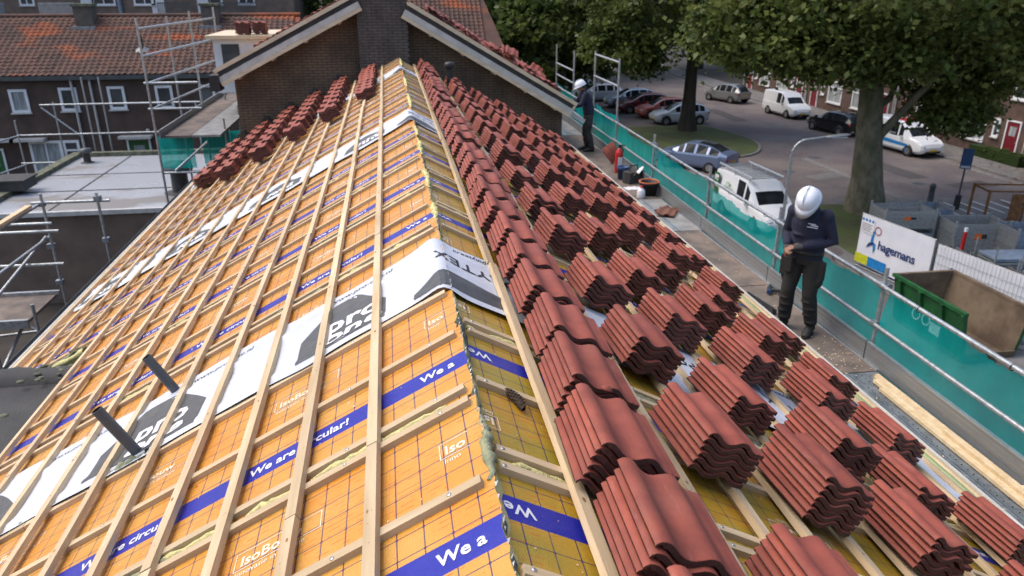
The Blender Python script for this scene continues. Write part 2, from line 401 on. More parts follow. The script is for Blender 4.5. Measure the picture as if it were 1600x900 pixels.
# insulation panels ------------------------------------------------
def panel_mesh(L, mf, seed, detail, e0=-.020):
    r = random.Random(seed); mb = MB(); n = 24 if detail else 6
    ys = [-PH+2*PH*i/n for i in range(n+1)]; e = [-(e0+abs(r.gauss(0, .009))) for _ in ys]
    for i in range(n):
        y0, y1, x0, x1 = ys[i], ys[i+1], e[i], e[i+1]
        mb.quad((-L, y0, 0), (x0, y0, 0), (x1, y1, 0), (-L, y1, 0), 0)
        mb.quad((x0, y0, 0), (x0-.005, y0, -.09), (x1-.005, y1, -.09), (x1, y1, 0), 1)
    mb.quad((-L, -PH, -.09), (-.05, -PH, -.09), (-.05, -PH, 0), (-L, -PH, 0), 1)
    mb.quad((-.05, PH, -.09), (-L, PH, -.09), (-L, PH, 0), (-.05, PH, 0), 1)
    mb.quad((-L, PH, -.09), (-L, -PH, -.09), (-L, -PH, 0), (-L, PH, 0), 1)
    return mb.mesh('insulation_panel', [mf, M['foam_y']])
def print_sets(L, bv):
    """list of (name, mesh, x) for single prints, and one joined mesh for far panels"""
    def mk(items, name):
        mb = MB()
        for it in items:
            if it[0] == 't':
                _, body, size, x, y, mi, bold = it; v, f = text_vf(body, size, bold); mb.add([(a+x, b+y, .0018) for a, b, _ in v], f, mi)
            else:
                _, x0, x1, y0, y1, w, close = it
                for (a, b, c, d) in ((x0, x1, y0, y0+w), (x0, x1, y1-w, y1), (x0, x0+w, y0+w, y1-w)) + (((x1-w, x1, y0+w, y1-w),) if close else ()):
                    mb.quad((a, c, .0018), (b, c, .0018), (b, d, .0018), (a, d, .0018), 1)
        return mb.mesh(name, [M['print_white'], M['print_white_thin']])
    slog0 = [('t', 'We a', .076, 0, bv-.026, 0, .022)]; logo0 = [('t', 'Iso', .074, .070, .258, 1, .022), ('t', 'Inno', .038, .065, .208, 1, .006), ('f', .05, .17, .240, .335, .004, False)]
    slog = [('t', 'We are circular!', .076, 0, bv-.026, 0, .022)]; logo = [('t', 'IsoBouw', .074, .075, .258, 1, .022), ('t', 'Innovatie in isolatie', .038, .06, .208, 1, .006), ('f', .05, .42, .240, .335, .004, True)]
    ms = [mk(slog0, 'printed_slogan'), mk(logo0, 'printed_logo'), mk(slog, 'printed_slogan'), mk(logo, 'printed_logo')]
    out = [('printed_slogan', ms[0], -.215), ('printed_logo', ms[1], -.215)]
    k = 1
    while .2+.88*k < L-.05:
        out += [('printed_slogan', ms[2], -.2-.88*k), ('printed_logo', ms[3], -.2-.88*k)]; k += 1
    jm = MB()
    for _, me, x in out:
        jm.add([(v.co.x+x, v.co.y, v.co.z) for v in me.vertices], [tuple(p.vertices) for p in me.polygons]); jm.m[-len(me.polygons):] = [p.material_index for p in me.polygons]
    return out, jm.mesh('printed_lettering', [M['print_white'], M['print_white_thin']])
PL, PR_, PLN = print_sets(SL, -.24), print_sets(SR, -.31), print_sets(SLN, -.24)
pm_l = [panel_mesh(SLN if i < 6 else SL, M['foil_l'], i, i < 6) for i in range(8)]; pm_r = [panel_mesh(SR, M['foil_r'], 20+i, i < 6, .062) for i in range(8)]
joints = {-1: [], 1: []}; centers = {-1: [], 1: []}
for side, c0, ms, pr_, mats in ((-1, 2.02-PER, pm_l, PL, 0), (1, 2.755-2*PER, pm_r, PR_, 0)):
    k = 0
    while True:
        yc = c0+PER*k
        if yc-.55 > YF-.2: break
        p_ = link('insulation_panel', ms[k if k < 6 else 6+k % 2], house, M=RM(side, 0, yc, -.055)); p_.location -= house.location
        if yc < 7:
            for nm, me, x in (pr_ if side > 0 or k > 5 else PLN)[0]: link(nm, me, p_).location.x = x
        else: tag(link('printed_lettering', pr_[1], p_), kind='stuff')
        centers[side].append(yc); joints[side].append(yc+PER/2); k += 1
def put(name, mb, mats, m): 
    o = obj(name, mb, mats, house, False, m); o.location = Vector(o.location)-house.location; return o

# counter battens (ridge to eave) with screws, foam in the joints ----
def counter(side, y, L, near, thick=.026, wd=.040):
    x = -random.uniform(.092, .115) if side > 0 else -random.uniform(.005, .025); mb = MB(); cuts = [L]
    if random.random() < .5: cuts = [random.uniform(2.0, 3.2), L]
    a = -x
    for c in cuts:
        mb = MB(); mb.box(-(c-.004), -a, -wd/2, wd/2, 0, thick)
        o = put('counter_batten', mb, M['wood'], RM(side, 0, y, -.055, random.gauss(0, .0025)))
        if near:
            for sx in (.12, .55, 1.1, 1.9):
                if a < sx < c:
                    q = MB(); q.lathe([(0, .0035), (.006, .0035), (.0085, .001), (.0085, 0)], 8, 0, Matrix.Translation((-sx-random.uniform(0, .03), random.uniform(-.006, .006), thick)))
                    obj('screw', q, M['screw'], o)
        a = c
def bead(pts, rad, seed, n=7, flat=1.0):
    """irregular foam bead along a list of points"""
    r = random.Random(seed); mb = MB(); vs = []; k = len(pts)
    for i, p in enumerate(pts):
        d = (Vector(pts[min(i+1, k-1)])-Vector(pts[max(i-1, 0)])).normalized(); a = Vector((1,0,0)) if abs(d.x) < .8 else Vector((0,1,0)); b = d.cross(a).normalized(); a = b.cross(d)
        rr = rad(i/(k-1), r)
        for j in range(n):
            t = 2*pi*j/n; q = rr*r.uniform(.8, 1.2); vs.append(Vector(p)+a*cos(t)*q+b*sin(t)*q*flat)
    fs = [(i*n+j, i*n+(j+1) % n, (i+1)*n+(j+1) % n, (i+1)*n+j) for i in range(k-1) for j in range(n)]
    mb.add(vs, fs, 0, None, True); return mb
for side, L in ((-1, SL), (1, SR)):
    for y in centers[side]: counter(side, y, SLN if side < 0 and y < YNOTCH else L, y < 5.5)
    for j, y in enumerate(joints[side]):
        if y > YF-.1: continue
        Lj = SLN if side < 0 and y < YNOTCH-.1 else L; counter(side, y-.052, SLN if side < 0 and y < YNOTCH+.1 else L, y < 5.5); counter(side, y+.052, Lj, y < 5.5)
        nearj = y < 8
        for g in range(5 if nearj else 2):
            s0 = random.uniform(.12, Lj-1.0) if g else .11; ln = random.uniform(.25, .7) if nearj else random.uniform(.8, 2.0); n = int(ln/.035)+3
            pts = [(-(s0+ln*i/n), random.gauss(0, .006), .004+random.gauss(0, .003)) for i in range(n+1)]
            put('joint_foam', bead(pts, lambda t, r: .019*sin(pi*min(max(t, .04), .96))**.4*r.uniform(.7, 1.2), j*10+g), M['foam'] if g % 2 else M['foam_y'], RM(side, 0, y, -.055))

# white membrane bands --------------------------------------------
def drape(u, y):
    side = -1 if u >= 0 else 1; s = abs(u)
    off = -.043+.022*math.exp(-(u/.12)**2)
    d = min(abs(y-c) for c in centers[side]); off += .016*math.exp(-(d/.045)**2)*(1-math.exp(-(u/.2)**2))
    d = min(abs(abs(y-c)-.052) for c in joints[side]); off += .014*math.exp(-(d/.045)**2)*(1-math.exp(-(u/.2)**2))
    off += .0035*sin(u*9.1+y*3.3)*sin(y*11+u*2.0)
    e = sqrt(s*s+.05*.05)-.05*.6
    return Vector((-u*CP-(1 if u >= 0 else -1)*off*SP*min(1, s/.1), y, -e*SP+off*CP))
MEMB = [(3.66, 4.48), (9.15, 10.05), (15.1, 15.9)]
for bi, (y0, y1) in enumerate(MEMB):
    mb = MB(); us = [i*.04 for i in range(-114, 91 if bi == 0 else 121)]; ny = 26
    grid = []
    for i, u in enumerate(us):
        wob0 = .012*sin(u*5.3+bi)+.008*sin(u*13.1)+(.03*math.exp(-((u)/.3)**2)); wob1 = .015*sin(u*4.1+2+bi)+.007*sin(u*17)+(-.05*math.exp(-(u/.25)**2) if bi == 1 else .04*math.exp(-(u/.3)**2))
        grid.append([drape(u, (y0+wob0)+((y1+wob1)-(y0+wob0))*j/ny) for j in range(ny+1)])
    vs = [p for col in grid for p in col]; k = ny+1
    mb.add(vs, [(i*k+j, i*k+j+1, (i+1)*k+j+1, (i+1)*k+j) for i in range(len(us)-1) for j in range(ny)], 0, None, True)
    sh = obj('roofing_membrane', mb, M['sheet'], house, True)
    def mapped(verts, lift): return [drape(a, b)+Vector((0, 0, lift)) for a, b in verts]
    for hi_, (uc, hw) in enumerate(((-.13, .33), (.66, .28), (1.94, .36), (3.24, .34), (4.45, .3))):
        if bi == 0 and hi_ == 4: continue
        mb = MB(); n = 18; rows = 14; vs = []
        for i in range(n+1):
            a = uc-hw+2*hw*i/n; top = y0+(.36+.28*cos(pi*.5*(a-uc)/hw)) if hi_ else y0+.16+.17*cos(pi*.5*(a-uc)/hw); bot = y0+.075
            vs += [(a, bot+(top-bot)*j/rows) for j in range(rows+1)]
        k = rows+1
        mb.add(mapped(vs, .0025), [(i*k+j, i*k+j+1, (i+1)*k+j+1, (i+1)*k+j) for i in range(n) for j in range(rows)])
        obj('printed_house_emblem', mb, M['print_grey'], sh, False)
        if hi_:
            for body, dy, sz in (('pro', .265, .25), ('one', .105, .25)):
                v, f = text_vf(body, sz, .03, 'CENTER', 0, 1.0)
                mb = MB(); mb.add(mapped([(uc-.07-a, y0+dy+b) for a, b, _ in v], .005), f); obj('printed_lettering', mb, M['print_white'], sh, False)
    for uc, body, sz, dy in ((.55, 'www.pro-one.nl', .066, .71), (1.55, 'www.pro-one.nl', .066, .71), (2.6, 'www.pro-one.nl', .066, .71), (3.7, 'www.pro-one.nl', .066, .71)):
        v, f = text_vf(body, sz, .0, 'CENTER', .2); mb = MB(); mb.add(mapped([(uc-a, y0+dy+b) for a, b, _ in v], .004), f); obj('printed_lettering', mb, M['print_black'], sh, False)
    for uc in (-.33, -1.6, -2.9):   # upside-down print on the right slope
        v, f = text_vf('POLYTEX', .17, .006, 'CENTER'); mb = MB(); mb.add(mapped([(uc+a, y0+.62-b) for a, b, _ in v], .004), f); obj('printed_lettering', mb, M['print_black'], sh, False)
        v, f = text_vf('www.polytex.nl', .06, .01, 'CENTER'); mb = MB(); mb.add(mapped([(uc+a, y0+.80-b) for a, b, _ in v], .004), f); obj('printed_lettering', mb, M['print_black'], sh, False)

# tile battens along the roof --------------------------------------
def tile_batten(side, s, y0, y1, near):
    mb = MB(); L = y1-y0; mb.box(0, L, -.0235, .0235, 0, .031)
    if near:
        for _ in range(int(L*1.1)):
            kx, ky, rr = random.uniform(.1, L-.1), random.uniform(-.014, .014), random.uniform(.004, .010)
            mb.add([(kx+rr*1.6*cos(t*pi/4), ky+rr*sin(t*pi/4)*.8, .0316) for t in range(8)], [tuple(range(8))], 1)
        for _ in range(int(L*2.2)):
            kx, ky, rr = random.uniform(.05, L-.05), random.uniform(-.012, .012), .0024
            mb.add([(kx+rr*cos(t*pi/3), ky+rr*sin(t*pi/3), .0316) for t in range(6)], [tuple(range(6))], 1)
    x = Vector((0, 1, 0)); n = Vector((side*SP, 0, CP)); yv = n.cross(x)
    m = Matrix((x, yv, n)).transposed().to_4x4(); m.translation = RP(side, s, y0, -.031+random.uniform(0, .002))
    m = m @ Matrix.Rotation(random.gauss(0, .0015), 4, 'Z') @ Matrix.Rotation(random.gauss(0, .0006), 4, 'Y')
    put('tile_batten', mb, [M['wood'], M['wood_knot']], m)
JL = {0: [2.52, 5.2], 1: [2.33, 4.2], 2: [2.05, 6.3]}
for side, n, s1, ds in ((-1, 14, .42, .342), (1, 13, .395, .320)):
    for k in range(n):
        s = s1+ds*k; cuts = JL.get(k) if side < 0 and k in JL else None
        if cuts is None:
            cuts = [random.uniform(2.2, 4.6)]
        cuts = [c for c in cuts]
        while cuts[-1] < YF-1: cuts.append(cuts[-1]+random.choice((3.0, 3.6, 4.2, 4.8)))
        cuts[-1] = YF-.05; ys = [YN]+cuts
        if side < 0 and k >= 10: ys = [YNOTCH+.03*(k-10)]+[c for c in cuts if c > YNOTCH+.5]
        for a, b in zip(ys, ys[1:]): tile_batten(side, s, a+.002, b-.002, a < 7)
# doubled eave battens and fascia
for side, L, y0 in ((-1, SL, YNOTCH), (1, SR, YN)):
    mb = MB(); mb.box(0, YF-y0, -.045, .045, 0, .055)
    x = Vector((0,1,0)); n = Vector((side*SP,0,CP)); m = Matrix((x, n.cross(x), n)).transposed().to_4x4(); m.translation = RP(side, L+.02, y0, -.055)
    put('eave_board', mb, M['wood_new'], m)
    mb = MB(); mb.box(L*CP*side+side*.062-.012, L*CP*side+side*.062+.012, y0, YF, -L*SP-.20, -L*SP-.02)
    obj('fascia', mb, M['pale_barge'], house, True)
mb = MB(); mb.box(0, YF-YN, -.03, .03, 0, .028); m = Matrix((Vector((0,1,0)), Vector((SP,0,CP)).cross(Vector((0,1,0))), Vector((SP,0,CP)))).transposed().to_4x4(); m.translation = RP(1, SR-.13, YN, -.03)
put('eave_profile', mb, M['eps'], m)
# gutters
for side, L, y0 in ((-1, SL, YNOTCH+.05),):
    mb = MB(); cx, cz = side*(L*CP+.15), -L*SP-.10; pr = [(cx+.075*cos(t), cz+.075*sin(t)) for t in [pi+pi*i/8 for i in range(9)]]; pr2 = [(cx+.07*cos(t), cz+.07*sin(t)) for t in [2*pi-pi*i/8 for i in range(9)]]
    ring = pr+pr2; n = len(ring)
    mb.add([(x, y, z) for y in (y0, YF) for x, z in ring], [(i, (i+1) % n, n+(i+1) % n, n+i) for i in range(n)])
    obj('gutter', mb, M['zinc'], house, True)

# ridge foam, torn foil edges --------------------------------------
n = 420; pts = [(.040+.006*sin(i*.13)+random.gauss(0, .004), YN+(YF-YN)*i/n, -.070+random.gauss(0, .006)) for i in range(n+1)]
obj('ridge_foam', bead(pts, lambda t, r: .009+.007*(sin(t*90)*.5+.5)*r.uniform(.4, 1.3)+(.006*max(0, sin(t*37+1.6))**8), 5, 8), M['dark_foam'], house, True)
for a, b, sd in ((1.0, 1.35, 1), (2.02, 2.45, 2), (5.0, 5.5, 3), (5.9, 6.6, 4), (7.2, 8.0, 5), (8.2, 8.8, 6), (10.2, 11.6, 7), (12.5, 14.0, 8), (16, 17.6, 9)):
    n = int((b-a)/.03); pts = [(random.gauss(.042, .006), a+(b-a)*i/n, -.050+random.gauss(0, .006)) for i in range(n+1)]
    obj('ridge_foam', bead(pts, lambda t, r: .024*sin(pi*min(max(t, .05), .95))**.5*r.uniform(.6, 1.15), sd, 8), M['foam'] if sd < 3 else M['foam_y'], house, True)
mb = MB(); r = random.Random(3)
for side in (-1, 1):
    for i in range(260):
        y = YN+.03+i*.03 if i < 240 else r.uniform(1, 8); w_ = r.uniform(.008, .03); h = r.uniform(.006, .026)
        if r.random() < .35: continue
        q0 = -.016 if side < 0 else .066; a = RP(side, q0, y, -.053); b = RP(side, q0, y+w_, -.053); c = RP(side, q0-h*.6, y+w_*r.uniform(.2, .9), -.054+h*r.uniform(.2, .9))
        mb.add([a, b, c], [(0, 1, 2)])
tag(obj('torn_foil_edge', mb, M['shred'], house, True), kind='stuff')

# two grey pipes, flashing at the nearer one, black flue ------------
for s, y, H, lab in ((1.95, 3.77, .36, 'nearer of two dark grey pipes standing out of the left slope'), (1.90, 4.42, .31, 'farther of two dark grey pipes, at the upper edge of the white membrane')):
    p0 = RP(-1, s, y, -.06); t_ = thing('vent_pipe', lab, 'pipe', p0, 0, 'grey pipes on the left slope'); d = Vector((-SP, -.02, CP)).normalized()
    mb = MB(); mb.tube((0,0,0), d*H, .030, 16, caps=False); obj('pipe_wall', mb, M['pvc'], t_)
    mb = MB(); mb.tube(d*(H-.10), d*(H+.0005), .0255, 16, caps=False); mb.tube(d*(H-.101), d*(H-.1), .0255, 16); obj('bore', mb, M['hole'], t_)
    q = MB(); vs = []
    a = d.orthogonal().normalized(); b = d.cross(a)
    for i in range(16):
        c = a*cos(i*pi/8)+b*sin(i*pi/8); vs += [d*H+c*.030, d*H+c*.0255]
    q.add(vs, [(2*i, (2*i+2) % 32, (2*i+3) % 32, 2*i+1) for i in range(16)]); obj('rim', q, M['pvc'], t_)
q = bead([(-1.86-.24*i/9, .0+random.gauss(0, .005), .006) for i in range(10)], lambda t, r: .032*r.uniform(.6, 1.3), 77); put('joint_foam', q, M['foam'], RM(-1, 0, 3.70, -.05))
fl = thing('flue', 'black plastic flue with flat cap rising from the far right slope', 'flue', RP(1, 1.16, 15.9, -.05))
mb = MB(); mb.tube((0,0,-.1), (0,0,.52), .065, 16); obj('flue_pipe', mb, M['pvc_black'], fl)
mb = MB(); mb.lathe([(0,.62),(.095,.60),(.105,.57),(.105,.49),(.07,.47)], 16); obj('flue_cap', mb, M['pvc_black'], fl)
mb = MB(); mb.box(-.16,.16,-.2,.2,-.03,.0); obj('flashing', mb, M['lead'], fl, M=Matrix.Rotation(P, 4, 'Y'))

# pine cone on the bare right-hand panel
c0 = RP(1, .265, 2.69, -.055); pc = thing('pine_cone', 'brown curved pine cone lying on the bare foil panel beside the ridge', 'pine cone', c0)
mb = MB(); r = random.Random(9)
axis = [Vector((-.048+.0105*i, .012*sin(i*.35)+.020-.0045*i, .017)) for i in range(10)]
core = bead([tuple(a) for a in axis], lambda t, r: .013*sin(pi*(.1+.8*t))**.6, 4, 8); mb.add(core.v, core.f, 0, None, True)
for i in range(9):
    a = axis[i]; rad = .0145*sin(pi*(.1+.8*i/9))**.6
    for j in range(8):
        t = 2*pi*(j+.5*(i % 2))/8; o_ = Vector((0, cos(t), sin(t)))
        q = a+o_*rad; mb.add([q+Vector((-.006,0,0)), q+Vector((.004,0,0))+o_.cross(Vector((1,0,0)))*.005, q+Vector((.007,0,0))+o_*.005, q+Vector((.004,0,0))-o_.cross(Vector((1,0,0)))*.005], [(0,1,2,3)])
pcm = Matrix.Scale(1.3, 4) @ Matrix.Rotation(P, 4, 'Y') @ Matrix.Rotation(radians(-38), 4, 'Z')
obj('scales', mb, M['cone'], pc, M=pcm)

# ================================================================== roof tiles in stacks
PROF = [(0,.010),(.004,.0205),(.014,.030),(.028,.034),(.044,.0335),(.062,.026),(.085,.013),(.108,.005),(.128,.004),(.146,.009),(.164,.020),(.180,.030),(.196,.034),(.212,.0335),(.228,.027),(.248,.014),(.268,.005),(.288,.002),(.300,.006),(.308,.002),(.318,.006),(.332,.004)]
def tile_vf(prof, L=.42, th=.0245):
    mb = MB(); n = len(prof)
    top = [(x, z) for x, z in prof]; bot = []
    for i, (x, z) in enumerate(prof):
        a = prof[max(i-1, 0)]; b = prof[min(i+1, n-1)]; dx, dz = b[0]-a[0], b[1]-a[1]; l = sqrt(dx*dx+dz*dz); thk = th*(.36 if i < 2 else (.5 if x < .02 else 1)); bot.append((x+dz/l*th*.30, z-thk))
    bv = .004
    vs = []
    for (y, dz) in ((0, -bv), (bv, 0), (L-bv, 0), (L, -bv)): vs += [(x, y, z+dz) for x, z in top]
    mb.add(vs, [(r*n+i, r*n+i+1, (r+1)*n+i+1, (r+1)*n+i) for r in range(3) for i in range(n-1)], 0, None, True)
    vs = [(x, 0, z) for x, z in bot]+[(x, L, z) for x, z in bot]
    mb.add(vs, [(i, n+i, n+i+1, i+1) for i in range(n-1)], 1, None, True)
    for y, fl in ((0, 0), (L, 1)):
        vs = [(x, y, z-bv) for x, z in top]+[(x, y, z) for x, z in bot]
        mb.add(vs, [((i, n+i, n+i+1, i+1) if fl else (i, i+1, n+i+1, n+i)) for i in range(n-1)], 1)
    for i, fl in ((0, 0), (n-1, 1)):
        vs = [(top[i][0], 0, top[i][1]-bv), (top[i][0], L, top[i][1]-bv), (bot[i][0], L, bot[i][1]), (bot[i][0], 0, bot[i][1])]
        mb.add(vs, [(0,1,2,3) if fl else (3,2,1,0)], 0)
    # hanging nibs under the head
    for x in (.10, .26): mb.box(x-.012, x+.012, L-.03, L-.012, -.030, -.018, 1)
    return mb
TILE = tile_vf(PROF); TILE_ME = TILE.mesh('roof_tile', [M['tile'], M['tile_end']])
LOW = tile_vf([PROF[i] for i in (0, 2, 4, 6, 8, 10, 12, 14, 16, 18, 21)])
NEST = .0335
def SM(side, s, y, off, rot):
    """frame for a tile: x down the slope, y along the ridge, z outward; origin at its corner"""
    n = Vector((side*SP, 0, CP)); x = Vector((side*CP, 0, -SP)); y_ = n.cross(x)
    m = Matrix((x, y_, n)).transposed().to_4x4(); m.translation = RP(side, s, y, off)
    if side < 0: m = m @ Matrix.Translation((.332, 0, 0)) @ Matrix.Rotation(pi, 4, 'Z') @ Matrix.Translation((0, 0, 0))
    return m @ Matrix.Rotation(rot, 4, 'Z')
ROWS = [(.395, 6, 'row beside the ridge'), (1.04, 6, 'second row below the ridge'), (1.665, 6, 'third row below the ridge'), (2.275, 6, 'fourth row below the ridge'), (2.875, 6, 'fifth row below the ridge'), (3.50, 5, 'row along the eave')]
YS = [[1.13+.528*i for i in range(33)],
      [1.60, 2.66, 3.67, 4.66, 5.80, 6.80, 8.0]+[9.0+1.03*i for i in range(9)],
      [1.55, 2.60, 3.47, 4.58, 5.52, 6.64, 7.95, 9.05]+[10.1+1.03*i for i in range(8)],
      [1.5, 2.50, 3.31, 4.44, 5.39, 6.37, 7.70, 8.8]+[9.85+1.03*i for i in range(8)],
      [2.15, 3.23, 4.33, 5.31, 6.30, 7.55, 8.62]+[9.65+1.03*i for i in range(8)],
      [2.05, 3.06, 4.20, 5.13, 6.0, 7.36, 8.25, 9.15]+[10.3+1.03*i for i in range(7)]]
stacks = []
rr = random.Random(21)
for ri, ((s, n, rn), ys) in enumerate(zip(ROWS, YS)):
    for i, y in enumerate(ys):
        y *= .955
        if y > 17.2: continue
        m = n+rr.choice((0, 0, 0, 0, -1, 0, 1 if 0 < ri < 4 else 0))
        stacks.append((y+.25*s, ri, i, s+rr.gauss(0, .012), y, m, radians(-2 if ri == 0 else 5)+rr.gauss(0, .018 if ri == 0 else .045)))
stacks.sort()
ORD = ['first', 'second', 'third', 'fourth', 'fifth', 'sixth', 'seventh', 'eighth', 'ninth', 'tenth', 'eleventh', 'twelfth', 'thirteenth', 'fourteenth', 'fifteenth', 'sixteenth', 'seventeenth', 'eighteenth', 'nineteenth', 'twentieth']
LAY = ['bottom', 'second lowest', 'third lowest', 'fourth lowest', 'fifth lowest', 'sixth lowest', 'seventh lowest']
far = MB(); nt_ = 0
def far_tile(m): far.add(LOW.v, [f for f in LOW.f], 0, m); far.m[-len(LOW.f):] = LOW.m; far.sm[-len(LOW.f):] = LOW.sm
for (_, ri, i, s, y, n, rot) in stacks:
    for k in range(n):
        m = SM(1, s+rr.gauss(0, .004), y+rr.gauss(0, .006), .024+NEST*k, rot+rr.gauss(0, .010))
        if nt_+n-k <= 300 and nt_ < 300:
            lay = 'topmost' if k == n-1 else LAY[k]
            o = link('roof_tile', TILE_ME, M=m)
            tag(o, f'{lay} red tile in the {ORD[i]} nearest stack, {ROWS[ri][2]}', 'roof tile', 'red roof tiles stacked on the right slope', 'thing'); nt_ += 1
        else: far_tile(m)
# left slope, far end
for ci, s in enumerate((.52, 1.20, 1.88, 2.56, 3.24, 3.92)):
    y = 12.7+rr.uniform(-.1, .1)+(.9 if ci == 5 else 0)+(0 if ci else .3)
    while y < 17.2:
        n = 6 if ci else 4
        for k in range(n): far_tile(SM(-1, s+rr.gauss(0, .006), y+.42, .024+NEST*k, radians(5)+rr.gauss(0, .02)))
        y += (.60 if ci else .42)+rr.uniform(0, .04)

# ================================================================== NEIGHBOURING HOUSE behind ours
nb = thing('neighbour_house', 'dark brick house with a broad chimney on its gable, re-roofing under way', 'house', (0, 18.4, G))
def zl(x): return 1.68+.5*x
def zr(x): return 1.23-.586*x
AX = (1.23-1.68)/(.5+.586); AZ = zl(AX)
GY = 18.40
mb = MB(); poly = [(-3.72, G), (3.95, G), (3.95, zr(3.95)-.27), (AX, AZ-.27), (-3.72, zl(-3.72)-.27)]
mb.add([(x, GY, z) for x, z in poly]+[(x, 29.0, z) for x, z in poly], [(0,1,2,3,4), (9,8,7,6,5), (1,6,7,2), (4,9,5,0)])
obj('wall', mb, M['mortar'], nb, True)
def bricks(mb, x0, x1, z0, z1, y, inside, seed, bw=.21, bh=.052, d=.012, gap=.011):
    r = random.Random(seed); row = 0; z = z0
    while z < z1:
        x = x0-(.5*(bw+gap) if row % 2 else 0)
        while x < x1:
            a, b = max(x, x0), min(x+bw, x1)
            if b-a > .03 and inside((a+b)/2, z) and inside((a+b)/2, z+bh):
                q = y-d-r.uniform(0, .004); mb.add([(a,q,z),(b,q,z),(b,q,z+bh),(a,q,z+bh),(a,y,z),(b,y,z),(b,y,z+bh),(a,y,z+bh)], [(0,1,2,3),(3,2,6,7),(1,5,6,2),(4,0,3,7),(4,5,1,0)])
            x += bw+gap
        z += bh+gap; row += 1
mb = MB(); bricks(mb, -3.72, 3.95, -3.3, 1.4, GY, lambda x, z: z < min(zl(x), zr(x))-.27 and z > -abs(x)*.527-1.0, 1)
tag(obj('brick_courses', mb, M['brick_gable'], nb, True), kind='stuff')
ch = MB(); ch.box(-.86, .26, 17.98, GY+.6, -.6, 3.0); co = obj('chimney', ch, M['mortar'], nb, True)
mb = MB(); bricks(mb, -.86, .26, -.6, 3.0, 17.98, lambda x, z: True, 2)
tag(obj('brick_courses', mb, M['brick_chim'], co), kind='stuff')
def along(xa, za, xb, zb):
    d = Vector((xb-xa, 0, zb-za)); L = d.length; d.normalize(); n = Vector((-d.z, 0, d.x))
    if n.z < 0: n = -n
    y = n.cross(d); m = Matrix((d, y, n)).transposed().to_4x4(); m.translation = Vector((xa, 0, za)); return m, L
for xa, za, xb, zb, sg in ((-4.02, zl(-4.02), -.865, zl(-.865), 1), (4.18, zr(4.18), .265, zr(.265), -1)):
    m, L = along(xa, za, xb, zb); ys = 1 if (m @ Vector((0,1,0))-m.translation).y > 0 else -1
    def bb(y0, y1, z0, z1, name, mt, a=0, b=None):
        q = MB(); ya, yb = sorted((ys*y0, ys*y1)); q.box(a, L if b is None else b, ya, yb, z0, z1, 0, m); obj(name, q, mt, nb, True)
    bb(17.885, 18.32, .0, .085, 'barge_batten', M['barge']); bb(17.93, 17.96, -.10, -.002, 'barge_strip', M['bitumen'])
    bb(17.90, 17.93, -.225, -.105, 'barge_board', M['pale_barge']); bb(17.89, 17.94, -.31, -.228, 'barge_batten', M['barge'])
    bb(17.96, 18.39, -.29, -.262, 'soffit', M['barge']); bb(17.90, 17.935, -.10, -.0, 'barge_end', M['barge'], 0, .05)
    for i in range(5): bb(18.02, 18.38, -.345, -.295, 'lookout', M['barge'], .35+i*.85, .42+i*.85)
mb = MB(); mb.box(-4.16, -3.94, 17.86, 18.3, zl(-4.05)-.36, zl(-4.05)-.02); obj('gutter_end', mb, M['black'], nb, True)
mb = MB(); mb.quad((-4.0, 18.0, zl(-4.0)-.02), (AX, 18.0, AZ-.02), (AX, 29.3, AZ-.02), (-4.0, 29.3, zl(-4.0)-.02)); mb.quad((AX, 18.0, AZ-.02), (4.15, 18.0, zr(4.15)-.02), (4.15, 29.3, zr(4.15)-.02), (AX, 29.3, AZ-.02))
obj('roof', mb, M['foil_l'], nb, True)
for k in range(12):
    for f0, f1 in (((-3.9+.3*k), zl), ((4.0-.36*k), zr)):
        q = MB(); q.box(f0-.025, f0+.025, 18.35, 29.3, f1(f0)-.01, f1(f0)+.03); obj('tile_batten', q, M['wood'], nb, True)
# lead soakers stepping up where our roof meets the gable
for i in range(6):
    s = .9+.65*i; p = RP(-1, s, 0, 0); q = MB(); q.box(p.x-.13, p.x+.12, 18.32, 18.374, p.z-.1, p.z+.20); q.box(p.x-.06, p.x+.05, 18.31, 18.373, p.z+.20, p.z+.28); obj('lead_soaker', q, M['bitumen'], nb, True)
# dormer on the left slope
dm = MB(); dm.box(-4.75, -3.2, 21.6, 24.2, -1.2, .18); obj('dormer', dm, M['white_paint'], nb, True)
dm = MB(); dm.box(-4.9, -3.1, 21.45, 24.3, .18, .27); obj('dormer_roof', dm, M['barge'], nb, True)
dm = MB(); dm.box(-4.55, -4.1, 21.58, 21.61, -.7, .05); obj('dormer_window', dm, M['pane'], nb, True)
# its loose tiles: stacks on the dormer and jumbled stacks along the right slope
for i in range(2):
    for k in range(9): far_tile(Matrix.Translation((-4.15+.42*i, 21.6+.1*i, .30+NEST*k)) @ Matrix.Rotation(rr.gauss(0, .04), 4, 'Z') @ Matrix.Scale(1.05, 4))
for i in range(9):
    x = -1.15-.27*i
    for k in range(4): far_tile(Matrix.Translation((x, 19.0+.3*(i % 2), zl(x)+.03+NEST*k)) @ Matrix.Rotation(-atan2(.5, 1), 4, 'Y') @ Matrix.Rotation(rr.gauss(0, .1), 4, 'Z'))
for i in range(11):
    x = .75+.29*i
    for yy in (18.55, 19.2, 20.0):
        if rr.random() < .1: continue
        jit = .25 if 4 <= i <= 9 else .06
        for k in range(rr.choice((3, 5, 6))):
            m = Matrix.Translation((x+rr.gauss(0, .02), yy+rr.gauss(0, .04), zr(x)+.03+NEST*k*1.15)) @ Matrix.Rotation(atan2(.586, 1)+rr.gauss(0, jit*.6), 4, 'Y') @ Matrix.Rotation(rr.gauss(0, jit), 4, 'Z') @ Matrix.Rotation(abs(rr.gauss(0, jit)), 4, 'X'); far_tile(m)
